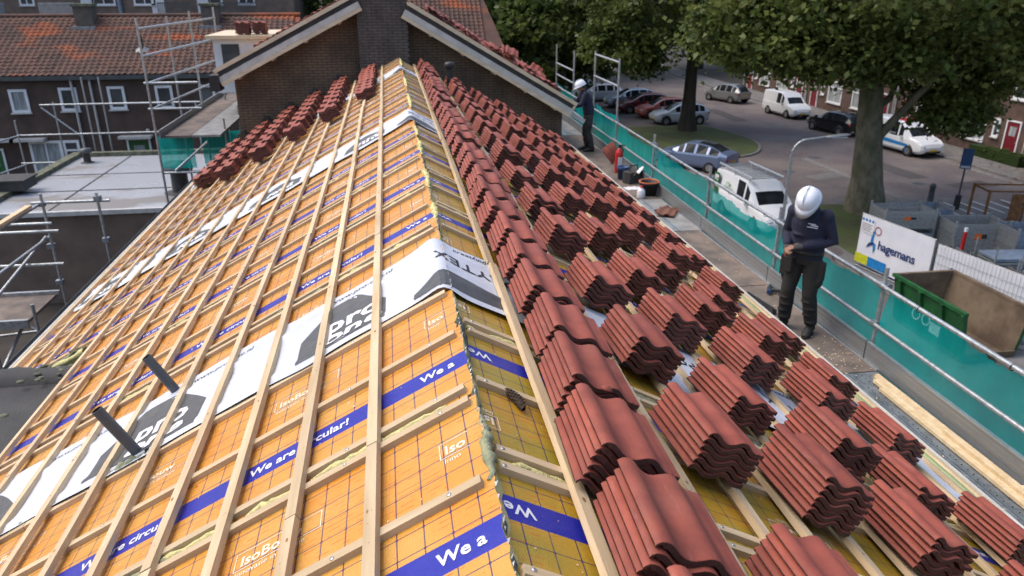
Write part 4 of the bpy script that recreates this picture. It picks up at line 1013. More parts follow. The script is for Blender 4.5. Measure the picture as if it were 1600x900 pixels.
tree('street_tree', 'tree with straight dark trunk standing on the grass island by the silver car', (20.2, 50.4, G), 10.0, .48, (-.1, 0), [(-.6,0,10.3,7.8,6.5,5.4,.66),(-5.0,-1,5.9,2.6,2.4,1.9,.16),(3.6,-1,5.9,3.0,2.4,1.6,.18)], (7.8, 6.5, 5.6), 430, 110, .33, 5, M['leaf'], 8, .45, spread=.070, low=-.8)
for i, (x, y, h, rx, rz_, lb) in enumerate(((4.5, 66, 9, 6.5, 6.5, 'leftmost of the dark trees beyond the neighbouring roof'), (10.5, 72, 10, 6, 7, 'tall dark tree behind the far end of the scaffold'), (13.0, 60, 8.5, 5.0, 5.6, 'dark green tree above the far worker'), (17.5, 84, 10, 7, 7, 'dark tree behind the row of parked cars'), (27.0, 88, 10, 7, 6.5, 'distant tree at the end of the street'), (38, 92, 11, 8, 8, 'distant tree behind the row houses'), (-4, 74, 9, 6, 6.5, 'dark tree behind the chimney of the neighbouring house'))):
    tree('background_tree', lb, (x, y, G), h, .35, (.2, 0), (0, 0, h*.86), (rx, rx*.9, rz_), 120, 85, .55, 30+i, M['leaf_dark'], 4, .4, 'dark trees in the background', .14, -.95)

# ================================================================== GROUND, ROAD, PAVEMENTS
def struct(name, mb, m): return tag(obj(name, mb, m), kind='structure')
mb = MB(); mb.quad((-400,-300,G-.01),(400,-300,G-.01),(400,600,G-.01),(-400,600,G-.01)); struct('ground', mb, M['soil'])
mb = MB(); mb.quad((8.5,-30,G),(32.2,-30,G),(32.2,200,G),(8.5,200,G)); struct('road', mb, M['road'])
mb = MB(); mb.box(32.2, 34.9, -30, 160, G-.01, G+.10); struct('pavement', mb, M['pave'])
mb = MB(); mb.box(32.05, 32.198, -30, 160, G-.01, G+.11); struct('kerb', mb, M['kerb'])
mb = MB(); mb.box(5.4, 8.3, -30, 60, G-.01, G+.10); struct('pavement', mb, M['pave'])
def rpoly(pts, rad, n=6):
    out = []
    for i, p in enumerate(pts):
        p = Vector(p); a = Vector(pts[i-1]); b = Vector(pts[(i+1) % len(pts)]); R_ = rad[i] if isinstance(rad, (list, tuple)) else rad
        u = (a-p).normalized(); v = (b-p).normalized()
        for k in range(n+1):
            t = k/n; q0 = p+u*R_*(1-t); q1 = p+v*R_*t; out.append(tuple(q0.lerp(q1, t)))
    return out
isl = rpoly([(8.8, 42.0), (21.0, 41.2), (23.6, 45.6), (22.4, 52.4), (8.8, 52.6)], [.5, 2.6, 2.4, 1.6, .5])
mb = MB(); mb.prism(isl, G-.01, G+.10); struct('island_kerb', mb, M['kerb'])
cx = sum(p[0] for p in isl)/len(isl); cy = sum(p[1] for p in isl)/len(isl)
mb = MB(); mb.prism([(cx+(x-cx)*.975, cy+(y-cy)*.965) for x, y in isl], G+.05, G+.115); struct('grass_island', mb, M['grass'])
site = rpoly([(15.55, -5), (27.2, -5), (27.2, 31.0), (16.5, 32.4), (16.5, 24.6), (15.55, 23.8)], [.3, .3, 2, 1.5, .3, .3])
mb = MB(); mb.prism(site, G-.01, G+.10); struct('pavement', mb, M['pave'])
gr = rpoly([(16.6, 20.6), (20.2, 21.5), (22.2, 26.5), (21.8, 30.6), (16.7, 31.2)], [.3, 1, 1, 1.2, 1.0])
mb = MB(); mb.prism(gr, G+.05, G+.112); struct('grass_verge', mb, M['grass'])
# parking bay lines near the sign post
for i in range(7):
    mb = MB(); mb.box(24.2+i*.75, 24.32+i*.75, 28.4, 30.4, G+.104, G+.108); struct('bay_marking', mb, M['off_white'])
for i, (x, y, a, b, an) in enumerate(((25.5, 47, 3.2, 1.4, .1), (27.2, 37.5, 1.2, 4.5, .05), (22.5, 36.5, 2.0, 1.0, .3), (26.0, 57, 1.1, 6.0, 0), (12.0, 36, 1.6, 3.0, .1), (29.0, 33.5, 2.4, 1.2, .2))):
    g = MB(); g.box(-a/2, a/2, -b/2, b/2, G+.003, G+.006, 0, Matrix.Translation((x, y, 0)) @ Matrix.Rotation(an, 4, 'Z')); struct('road_patch', g, M['road_patch'] if i % 2 else M['pave'])
for x, y in ((24.6, 41.0), (28.0, 52.0), (21.2, 37.8), (26.5, 34.2)):
    g = MB(); g.lathe([(0,G+.010),(.30,G+.010),(.34,G+.004)], 16, 0, Matrix.Translation((x, y, 0)), False); struct('manhole_cover', g, M['zinc'])
for x, y0, y1 in ((23.85, 30, 41), (31.6, 20, 120)):
    g = MB(); g.box(x-.2, x+.2, y0, y1, G+.002, G+.005); struct('gutter_strip', g, M['kerb'])
# fallen leaves
mb = MB(); r = random.Random(4)
for _ in range(1300):
    if r.random() < .5: x, y, z = r.uniform(31.2, 34.8), r.uniform(30, 52), G+.115 if True else 0
    else: x, y, z = r.uniform(9, 31), r.uniform(14, 45), G+.012
    if 31.9 > x > 31.2: z = G+.012
    if 15.5 < x < 27.3 and y < 32.5: z = G+.12
    if 8.8 < x < 23.7 and 41 < y < 53: z = G+.125
    s_ = r.uniform(.05, .11); a = r.uniform(0, 6.3)
    mb.add([(x+s_*cos(a), y+s_*sin(a), z), (x+s_*.6*cos(a+1.6), y+s_*.6*sin(a+1.6), z+.01), (x-s_*cos(a), y-s_*sin(a), z+.004), (x+s_*.6*cos(a-1.6), y+s_*.6*sin(a-1.6), z+.012)], [(0,1,2,3)])
tag(obj('fallen_leaves', mb, mat('dry_leaves', (.20,.11,.04), (.12,.06,.02), .9, 0, 3)), 'brown fallen leaves scattered over road and pavement', 'leaves', None, 'stuff')

# ================================================================== HOUSES
def facade_window(parent, x0, x1, z0, z1, y, trans=False, mid=False, curtain=False):
    """window in a wall that faces -y (local frame of the parent)"""
    f = MB(); w_ = .12; d = .06
    f.box(x0, x1, y-d, y+.02, z0, z0+w_); f.box(x0, x1, y-d, y+.02, z1-w_, z1); f.box(x0, x0+w_, y-d, y+.02, z0+w_, z1-w_); f.box(x1-w_, x1, y-d, y+.02, z0+w_, z1-w_)
    if trans: zt = z1-(z1-z0)*.3; f.box(x0+w_, x1-w_, y-d*.9, y+.02, zt-.04, zt+.04)
    if mid: xm = (x0+x1)/2; f.box(xm-.035, xm+.035, y-d*.8, y+.02, z0+w_, z1-w_)
    wn = obj('window', f, M['white_paint'], parent)
    g = MB(); g.quad((x0+w_*.9, y-.008, z0+w_*.9), (x1-w_*.9, y-.008, z0+w_*.9), (x1-w_*.9, y-.008, z1-w_*.9), (x0+w_*.9, y-.008, z1-w_*.9)); obj('pane', g, M['curtain'] if curtain else M['pane'], wn)
    g = MB(); g.box(x0-.06, x1+.06, y-.13, y-d-.002, z0-.06, z0+.005); obj('sill', g, M['off_white'], wn)
def facade_door(parent, x0, x1, z0, z1, y, m):
    f = MB(); w_ = .09; f.box(x0, x0+w_, y-.06, y+.02, z0, z1); f.box(x1-w_, x1, y-.06, y+.02, z0, z1); f.box(x0+w_, x1-w_, y-.06, y+.02, z1-w_, z1); fr = obj('door_frame', f, M['white_paint'], parent)
    d = MB(); d.box(x0+w_, x1-w_, y-.03, y+.01, z0, z1-w_); dr = obj('door', d, m, parent)
    d = MB(); d.box(x1-w_-.12, x1-w_-.05, y-.07, y-.031, z0+1.0, z0+1.03); obj('handle', d, M['galv'], dr)
    d = MB(); d.box(x0+.3, x1-.3, y-.036, y-.031, z0+1.35, z1-.35); obj('pane', d, M['curtain'], dr)
def tiled(mb, x0, x1, y0, z0, y1, z1, cw, ch, seed, mi=0):
    """pantiles on a slope from eave (y0,z0) up to ridge (y1,z1), x from x0 to x1; each tile curved and stepped"""
    r = random.Random(seed); d = Vector((0, y1-y0, z1-z0)); L = d.length; d.normalize(); nv = Vector((1,0,0)).cross(d); nc = int((x1-x0)/cw); nr = int(L/ch)
    if nv.z < 0: nv = -nv
    for i in range(nc):
        for j in range(nr):
            b = Vector((x0+cw*i, y0, z0))+d*(ch*j); h = .035+r.gauss(0, .006); vs = []
            for (u, hh) in ((0, .03), (.25, .0), (.55, .015), (.8, .06), (1.0, .03)):
                vs += [b+Vector((cw*u,0,0))+nv*(hh+h), b+Vector((cw*u,0,0))+d*(ch*1.08)+nv*(hh+.004), b+Vector((cw*u,0,0))+nv*(hh+h-.025)]
            fs = []
            for u in range(4): fs += [(3*u, 3*u+3, 3*u+4, 3*u+1), (3*u+2, 3*u+5, 3*u+3, 3*u)]
            mb.add(vs, fs, mi, None, False)
# terrace on the left, facing us
lh = thing('brick_terrace', 'long dark brick terrace with weathered orange tile roof and white windows on the left', 'house', (-14, 39, G))
mb = MB(); mb.box(-26, 9.0, 0, 9, 0, 5.6); mb.add([(-26,0,5.6),(-26,9,5.6),(-26,4.5,8.0),(9,0,5.6),(9,9,5.6),(9,4.5,8.0)], [(0,2,1),(3,4,5)]); obj('wall', mb, M['brick_dark'], lh)
for x0, x1, z0, z1 in ((-3.80,-3.0,3.95,5.02), (-1.63,-.83,3.98,5.06), (.52,1.29,4.0,5.08), (2.66,3.45,4.0,5.08), (4.67,5.4,4.0,5.08), (-6.0,-5.2,3.95,5.02), (-8.2,-7.4,3.95,5.02)): facade_window(lh, x0, x1, z0, z1, 0, curtain=x0 < -3)
facade_window(lh, -3.45, -2.0, 1.0, 2.6, 0, mid=True, curtain=True); facade_window(lh, -2.0+.05, -1.2, 1.0, 2.6, 0, trans=True)
facade_window(lh, .25, .62, 1.4, 1.95, 0)
facade_door(lh, .95, 2.05, .1, 2.62, 0, M['green_door']); facade_door(lh, -5.7, -4.62, .1, 2.3, 0, M['green_door'])
for x in (-4.62, -3.3, 1.5):
    g = MB(); g.box(x-.75, x+.75, -.55, -.062, 2.66, 2.78); obj('door_canopy', g, M['off_white'], lh)
g = MB(); g.box(-26, 9, -.32, -.02, 5.42, 5.62); obj('gutter', g, M['zinc'], lh)
for x in (-.98, -.16):
    g = MB(); g.tube((x,-.10,.1),(x,-.10,5.45),.06,8); obj('drainpipe', g, M['off_white'], lh)
g = MB(); g.lathe([(0,-.06),(.07,-.05),(.09,0),(.07,.06),(0,.07)], 10, 0, Matrix.Translation((2.05,-.12,3.0))); obj('wall_lamp', g, M['off_white'], lh)
rf = MB(); rf.quad((-26,-.25,5.6),(9.3,-.25,5.6),(9.3,4.5,8.03),(-26,4.5,8.03)); rf.quad((-26,9.2,5.6),(-26,4.5,8.03),(9.3,4.5,8.03),(9.3,9.2,5.6)); ro = obj('roof', rf, M['roof_old'], lh)
tl = MB(); tiled(tl, -8.6, 9.2, -.28, 5.62, 4.5, 8.05, .275, .29, 3); tag(obj('pantiles', tl, M['roof_old'], ro), kind='stuff')
g = MB(); g.tube((-26,4.5,8.08),(9.3,4.5,8.08),.11,8); obj('ridge_tiles', g, M['roof_old'], ro)
for x in (-1.15, 4.9, -8.0):
    g = MB(); g.box(x-.42, x+.42, 3.6, 4.35, 7.3, 8.55); g.box(x-.48, x+.48, 3.54, 4.41, 8.55, 8.68, 1); c_ = obj('chimney', g, [M['brick_chim'], M['moss']], ro)
    g = MB(); g.box(x-.55, x+.55, 3.3, 3.597, 7.35, 7.62); obj('flashing', g, M['lead'], c_)
g = MB(); g.tube((1.95,1.6,6.5),(1.95,1.6,7.25),.07,8); obj('vent_pipe', g, M['pvc_black'], ro); g = MB(); g.lathe([(.32,0),(.22,.06),(.08,.10)], 10, 0, Matrix.Translation((1.95,1.55,6.58)) @ Matrix.Rotation(radians(27),4,'X')); obj('vent_flashing', g, M['lead'], ro)
# apartment block behind
ap = thing('apartment_block', 'brown apartment block with white windows and balconies behind the tiled roof', 'building', (-20, 62, G))
mb = MB(); mb.box(-22, 13, 0, 10, 0, 14); obj('wall', mb, M['brick_apt'], ap)
for fl_ in (5.6, 8.3, 11.0):
    for x0, x1, md in ((-6.0,-5.0,1), (-1.15,.45,1), (1.7,3.2,1), (6.9,7.9,0), (9.0,10.2,1), (-11,-9.6,1), (-15,-13.5,1)): facade_window(ap, x0, x1, fl_-.1+ (0 if fl_ > 6 else 0), fl_+1.3, 0, mid=bool(md))
    for x0, x1, m_ in ((-4.3,-1.9,'off_white'), (-8.6,-6.5,'blue_steel'), (3.6,5.9,'zinc'), (7.95,10.4,'zinc')):
        b_ = MB(); b_.box(x0, x1, -1.3, -.002, fl_-1.05+2.7-.0, fl_-.93+2.7); bo = obj('balcony', b_, M['off_white'], ap)
        b_ = MB(); k = 0
        for i in range(int((x1-x0)/.11)): b_.box(x0+.11*i, x0+.11*i+.05, -1.28, -1.25, fl_-.93+2.7, fl_+.05+2.7)
        b_.box(x0, x1, -1.3, -1.24, fl_+.05+2.7, fl_+.12+2.7); obj('railing', b_, M[m_], bo)
    for x0 in (-1.9, 2.9, 6.1): b_ = MB(); b_.box(x0, x0+.9, -.06, -.003, fl_+1.75, fl_+3.9); obj('balcony_door', b_, M['white_paint'], ap)
g = MB(); g.tube((.75,-.15,0),(.75,-.15,14),.16,8); obj('drainpipe', g, M['blue_steel'], ap)
# house with brown roof glimpsed behind the neighbour's right slope
fh = thing('far_house', 'brown tiled roof glimpsed above the neighbouring right slope', 'house', (3.2, 47, G))
mb = MB(); mb.box(-3, 3.4, 0, 8, 0, 6.2); obj('wall', mb, M['brick_dark'], fh); mb = MB(); mb.quad((-3.2,-.3,6.1),(3.5,-.3,6.1),(2.4,4,9.6),(-3.2,4,9.6)); mb.quad((3.5,-.3,6.1),(3.5,8.3,6.1),(2.4,4,9.6),(2.4,4,9.6)); ro = obj('roof', mb, M['roof_old'], fh)
tl = MB(); tiled(tl, -3.2, 2.6, -.3, 6.12, 4, 9.62, .28, .3, 8); tag(obj('pantiles', tl, M['roof_old'], ro), kind='stuff')
# row houses across the street (facades look towards -x): built facing -y, turned
def row_house(lab, y, door_first):
    T = thing('row_house', lab, 'house', (35.0, y, G), radians(-90), 'brick row houses across the street')
    mb = MB(); mb.box(-3.0, 3.0, 0, 8.5, 0, 5.7); obj('wall', mb, M['brick_red'], T)
    sg = 1 if door_first else -1
    def X(a, b): return (a, b) if sg > 0 else (-b, -a)
    facade_window(T, *X(-2.3, -.3), .75, 2.45, 0, trans=True, mid=True, curtain=True)
    facade_door(T, *X(1.2, 2.3), .12, 2.35, 0, M['red_door']); facade_window(T, *X(.25, .75), 1.2, 2.3, 0)
    facade_window(T, *X(-2.2, -.5), 3.4, 4.9, 0, trans=True, mid=True); facade_window(T, *X(1.2, 2.2), 3.5, 4.9, 0, trans=True)
    g = MB(); g.box(*X(1.0, 2.5), -.5, -.005, 0, .11); obj('doorstep', g, M['kerb'], T)
    g = MB(); g.box(-3, 3, -.35, -.003, 5.5, 5.72); obj('gutter', g, M['off_white'], T)
    g = MB(); xx = X(2.85, 2.95)[0]; g.tube((xx, -.08, 0), (xx, -.08, 5.5), .05, 8); obj('drainpipe', g, M['off_white'], T)
    rf = MB(); rf.quad((-3,-.4,5.7),(3,-.4,5.7),(3,4.3,9.4),(-3,4.3,9.4)); rf.quad((-3,4.3,9.4),(3,4.3,9.4),(3,8.9,5.7),(-3,8.9,5.7)); obj('roof', rf, M['roof_old'], T)
    return T
for i, (y, lb) in enumerate(((28.0, 'row house at the right edge of the photo'), (34.0, 'row house just right of the white drainpipe'), (40.0, 'row house with clipped hedge, behind the blue striped van'), (46.0, 'row house hidden behind the plane tree trunk'), (52.0, 'row house with red doors behind the black car'), (58.0, 'row house behind the small white van'), (64.0, 'row house behind the grey hatchback'), (70.0, 'row house near the end of the street'))):
    row_house('brick '+lb, y, i % 2 == 0)
def hedge(lab, x0, x1, y0, y1, h, seed):
    me, _ = crown_mesh('hedge', ((x0+x1)/2, (y0+y1)/2, G+h*.55), ((x1-x0)*.5, (y1-y0)*.5, h*.45), 60, 60, .10, seed, M['leaf_dark'], -2, .06)
    V = np.empty(len(me.vertices)*3, np.float32); me.vertices.foreach_get('co', V); V = V.reshape(-1, 3); V[:, 1] = (y0+y1)/2+(V[:, 1]-(y0+y1)/2)*1.0
    c_ = Vector(((x0+x1)/2, (y0+y1)/2, G)); T = thing('hedge', lab, 'hedge', c_); o = link('foliage', me, T); o.location = -c_
    mb = MB(); mb.box(x0-c_.x+.08, x1-c_.x-.08, y0-c_.y+.08, y1-c_.y-.08, 0, h*.82); obj('inner_growth', mb, M['leaf_dark'], T)
hedge('low clipped hedge under the window right of the blue striped van', 33.9, 34.8, 36.2, 40.2, .85, 61); hedge('hedge between the red doors and the black car', 33.9, 34.7, 48.0, 50.6, .8, 62)

# ================================================================== FLAT ROOF with water, yard behind
fx = thing('flat_roof_building', 'low extension with a wet flat roof reflecting the sky, left of our roof', 'building', (-9, 28, G))
mb = MB(); mb.box(-13.0, -3.0, 24.2, 32.9, G, -5.02); obj('wall', mb, mat('brown_rendered_wall', (.165,.118,.092), (.11,.08,.064), .9, 0, 1.2, .3, 20), fx, True)
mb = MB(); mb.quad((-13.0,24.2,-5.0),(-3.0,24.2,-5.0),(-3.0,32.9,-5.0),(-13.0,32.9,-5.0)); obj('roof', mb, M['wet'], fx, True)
mb = MB(); mb.box(-13.2,-3,32.7,33.0,-5.0,-4.84); obj('parapet', mb, M['moss'], fx, True)
mb = MB(); mb.add([(-13.2,24.1,-5),(-12.85,24.1,-5),(-12.85,32.7,-5),(-13.2,32.7,-5),(-13.2,24.1,-4.84),(-12.85,24.1,-4.84),(-12.85,32.7,-4.84),(-13.2,32.7,-4.84)], [(4,5,6,7),(0,1,5,4),(1,2,6,5),(3,0,4,7)]); obj('parapet', mb, M['moss'], fx, True)
mb = MB(); mb.box(-13.1,-3,24.08,24.22,-5.10,-4.96); obj('edge_trim', mb, M['off_white'], fx, True)
for y in (26.9, 29.4):
    mb = MB(); mb.box(-12.8,-3,y-.035,y+.035,-4.999,-4.985); obj('seam', mb, M['bitumen'], fx, True)
for x in (-10.9, -6.6):
    mb = MB(); mb.box(x-.03,x+.03,24.3,32.6,-4.999,-4.987); obj('seam', mb, M['bitumen'], fx, True)
def vent(lab, x, y, z, r_, h):
    T = thing('roof_vent', lab, 'vent', (x, y, z), 0, 'vents on the wet flat roof'); g = MB(); g.lathe([(r_*.62,0),(r_*.58,h*.75)], 14); obj('stack', g, M['pvc_black'], T)
    g = MB(); g.lathe([(r_*.58,h*.72),(r_,h*.72),(r_*1.05,h*.80),(r_*.98,h),(0,h*1.04)], 14); obj('cowl', g, M['zinc'], T)
    g = MB(); g.lathe([(r_*1.2,.004),(r_*.62,.05)], 14); obj('collar', g, M['bitumen'], T)
vent('wide dark mushroom vent standing in the water of the flat roof', -7.4, 26.2, -5, .46, 1.0); vent('small black vent by the far mossy parapet of the flat roof', -12.2, 31.6, -5, .22, .55)
T = thing('roof_hatch', 'low dark box on the left edge of the wet flat roof', 'hatch', (-12.9, 27.0, -4.84)); g = MB(); g.box(-.5,.5,-.5,.5,0,.3); g.box(-.55,.55,-.55,.55,.3,.36); obj('lid', g, M['bitumen'], T)
# the dark flat roof cutting into our left eave
T = thing('dormer_roof', 'dark bitumen roof with mossy rim cutting into our left eave', 'roof', (-5, 5, -3)); tag(T, kind='thing')
mb = MB(); mb.box(-9, RP(-1, SLN-.02, 0, -.16).x, .3, 6.74, -3.4, -1.90); obj('bitumen_sheet', mb, M['bitumen'], T, True)
mb = MB(); r = random.Random(6); vs = []; n = 60
for i in range(n+1):
    x = -9+(9-3.1)*i/n; a = .02*r.random()
    vs += [(x, 6.55, -1.91), (x, 6.60, -1.85+a), (x, 6.70+r.gauss(0,.015), -1.82+a), (x, 6.80+r.gauss(0,.015), -1.84+a), (x, 6.83, -2.2)]
mb.add(vs, [(5*i+j, 5*i+j+1, 5*i+j+6, 5*i+j+5) for i in range(n) for j in range(4)], 0, None, True); obj('mossy_rim', mb, M['bitumen'], T, True)
mb = MB()
for _ in range(140):
    x, y = r.uniform(-5.5,-3.3), r.uniform(6.5,6.8) if r.random() < .6 else r.uniform(2,6.5); q = r.uniform(.008,.028); z = -1.825 if y > 6.5 else -1.9
    e_ = ellip((x,y,z), q*1.4, q, q*.6); mb.add(e_.v, e_.f)
tag(obj('moss_clumps', mb, M['moss'], T, True), kind='stuff')
q = bead([(RP(-1, 3.62+.9*i/18, 0, 0).x, 6.86+random.gauss(0,.012), RP(-1, 3.62+.9*i/18, 0, -.05).z) for i in range(19)], lambda t, r: .034*r.uniform(.6,1.3), 12); obj('joint_foam', q, M['foam_y'], house, True)

# ================================================================== SCAFFOLDS on the left
s1 = thing('scaffold', 'scaffold with plank walkway below our left eave', 'scaffold', (-6, 11, G))
def tb(T, p, q, nm, m='galv', r_=.027): g = MB(); g.tube(p, q, r_, 8); return obj(nm, g, M[m], T, True)
for x, y, t in ((-6.42,14,-1.93),(-5.5,14,-1.95),(-6.42,11.4,-1.9),(-6.42,8.8,-1.9),(-5.75,11.4,-3.0)): tb(s1, (x,y,G), (x,y,t), 'standard')
for z in (-2.12, -2.75): tb(s1, (-6.47,5.5,z), (-6.47,14.1,z), 'guardrail')
tb(s1, (-6.6,14,-2.10), (-5.3,14,-2.10), 'transom'); tb(s1, (-7.0,13.4,-2.45), (-6.0,13.4,-2.45), 'transom'); tb(s1, (-8.5,13.2,-2.98), (-5.95,13.2,-2.98), 'transom', 'galv')
tb(s1, (-6.45,13.9,-2.7), (-7.2,7.0,-4.6), 'brace'); tb(s1, (-6.4,12.6,-3.6), (-6.5,8.6,-5.3), 'brace')
for z in (-2.12, -2.9, -3.6):
    g = MB(); g.box(-6.50,-6.38,13.95,14.05,z-.04,z+.04); obj('coupler', g, M['galv_dark'], s1, True); g = MB(); g.box(-5.55,-5.44,13.95,14.05,z+.03,z+.11); obj('coupler', g, M['galv_dark'], s1, True)
g = MB(); g.box(-9.5,-6.15,11.9,13.1,-3.55,-3.50); obj('deck_board', g, M['deck_ply'], s1, True)
for y0 in (11.85, 13.1): g = MB(); g.box(-9.5,-6.1,y0,y0+.06,-3.58,-3.44); obj('deck_edge', g, M['galv'], s1, True)
g = MB(); g.box(-6.52,-6.42,5.5,13.6,-2.08,-2.03); obj('handrail_plank', g, M['wood_new'], s1, True)
s2 = thing('scaffold', 'light scaffold frame standing along the left brick terrace', 'scaffold', (-12, 33.6, G))
for x, t in ((-15.4,-3.6),(-13.8,-2.9),(-12.55,-1.95),(-11.9,-1.95),(-8.3,-3.0)): tb(s2, (x,33.6,G), (x,33.6,t), 'standard', 'galv', .035)
for x0, x1, z in ((-15.4,-7.6,-4.2),(-14.3,-8.1,-3.0),(-15.5,-13.0,-5.35)): tb(s2, (x0,33.55,z), (x1,33.55,z), 'guardrail', 'galv', .035)
for z in (-4.2, -5.4): tb(s2, (-15.3,33.6,z), (-16.6,28.5,z-.1), 'return_rail', 'galv', .035)
tb(s2, (-13.0,33.6,-4.3), (-14.3,33.6,-3.1), 'brace', 'galv', .035)
s3 = thing('scaffold', 'galvanised scaffold with tall guard frame beside the neighbouring house', 'scaffold', (-5.2, 21, G))
for x, y, t in ((-5.58,18.3,.82),(-5.52,20.5,.78),(-5.42,22.4,.85),(-5.2,24.4,.9),(-4.25,19.2,-1.5),(-4.3,21.4,-1.5)): tb(s3, (x,y,G), (x,y,t), 'standard', 'galv')
for z in (.60, .03, -.55, -1.12): tb(s3, (-5.56,18.2,z), (-5.2,24.5,z), 'guardrail', 'galv', .03)
for z in (-1.12, -.55): tb(s3, (-5.65,18.3,z), (-4.5,18.3,z), 'transom', 'galv')
g = MB(); g.box(-5.45,-4.85,18.4,26,-1.80,-1.75); obj('deck_board', g, M['deck_ply'], s3, True); g = MB(); g.box(-4.84,-4.2,18.4,26,-1.80,-1.752); obj('deck_board', g, M['deck_grey'], s3, True)
g = MB(); g.box(-5.52,-5.49,18.3,26,-1.8,-1.60); obj('toe_board', g, M['toe'], s3, True)
tb(s3, (-5.3,18.35,-2.55), (-4.5,18.35,-1.9), 'brace'); tb(s3, (-5.6,18.35,-2.6), (-4.2,18.35,-2.6), 'transom')
for lb, (x0,x1,z0,z1,y) in (('under the left walkway of the neighbouring house', (-5.75,-4.95,-2.62,-1.85,18.9)), ('in the corner beside the neighbouring gable', (-4.85,-3.85,-2.62,-1.82,19.3))):
    mb = MB(); vs = [(x0+(x1-x0)*i/12, y+.03*sin(i*1.3)+.02*sin(j*2), z0+(z1-z0)*j/8) for i in range(13) for j in range(9)]
    mb.add(vs, [(i*9+j,(i+1)*9+j,(i+1)*9+j+1,i*9+j+1) for i in range(12) for j in range(8)], 0, None, True); tag(obj('debris_net', mb, M['net']), 'teal debris net '+lb, 'net')
mb = MB(); mb.box(-5.9,-5.2,23.2,23.24,G+.9,G+2.1); T = thing('orange_sheet', 'orange board behind the left eave', 'board', (-5.5, 20.2, -4.9)); mb = MB(); mb.box(-1.0,.5,0,.03,-.5,.25); obj('panel', mb, M['orange'], T)

# ================================================================== VEHICLES
ST = {
 'hatch': [(-2.10,.66,.42,.78,.80,.56),(-2.03,.80,.30,.90,.97,.62),(-1.72,.87,.22,.96,1.32,.58),(-1.25,.88,.20,.96,1.46,.60),(-.55,.88,.20,.95,1.49,.62),(.20,.88,.20,.94,1.45,.60),(.62,.88,.20,.94,1.26,.64),(1.08,.88,.20,.94,.99,.72),(1.72,.85,.22,.84,.87,.68),(2.02,.76,.28,.68,.71,.60),(2.12,.62,.36,.54,.56,.48)],
 'coupe': [(-2.25,.66,.45,.80,.83,.56),(-2.18,.82,.32,.96,1.03,.64),(-1.75,.90,.24,1.00,1.16,.60),(-1.10,.91,.22,1.00,1.42,.60),(-.35,.91,.22,.98,1.50,.62),(.35,.91,.22,.96,1.45,.60),(.75,.91,.22,.96,1.25,.66),(1.18,.91,.22,.96,1.01,.74),(1.85,.87,.24,.86,.89,.68),(2.15,.76,.30,.70,.73,.60),(2.25,.62,.38,.56,.58,.48)],
 'van': [(-2.25,.80,.38,1.00,1.72,.70),(-2.19,.88,.24,1.05,1.84,.74),(-1.4,.90,.22,1.05,1.88,.76),(-.30,.90,.22,1.04,1.88,.76),(.40,.90,.22,1.02,1.84,.74),(.80,.90,.22,1.02,1.52,.76),(1.25,.90,.22,1.03,1.10,.80),(1.88,.87,.24,.92,.96,.74),(2.15,.80,.28,.76,.79,.66),(2.25,.68,.36,.58,.60,.55)],
}
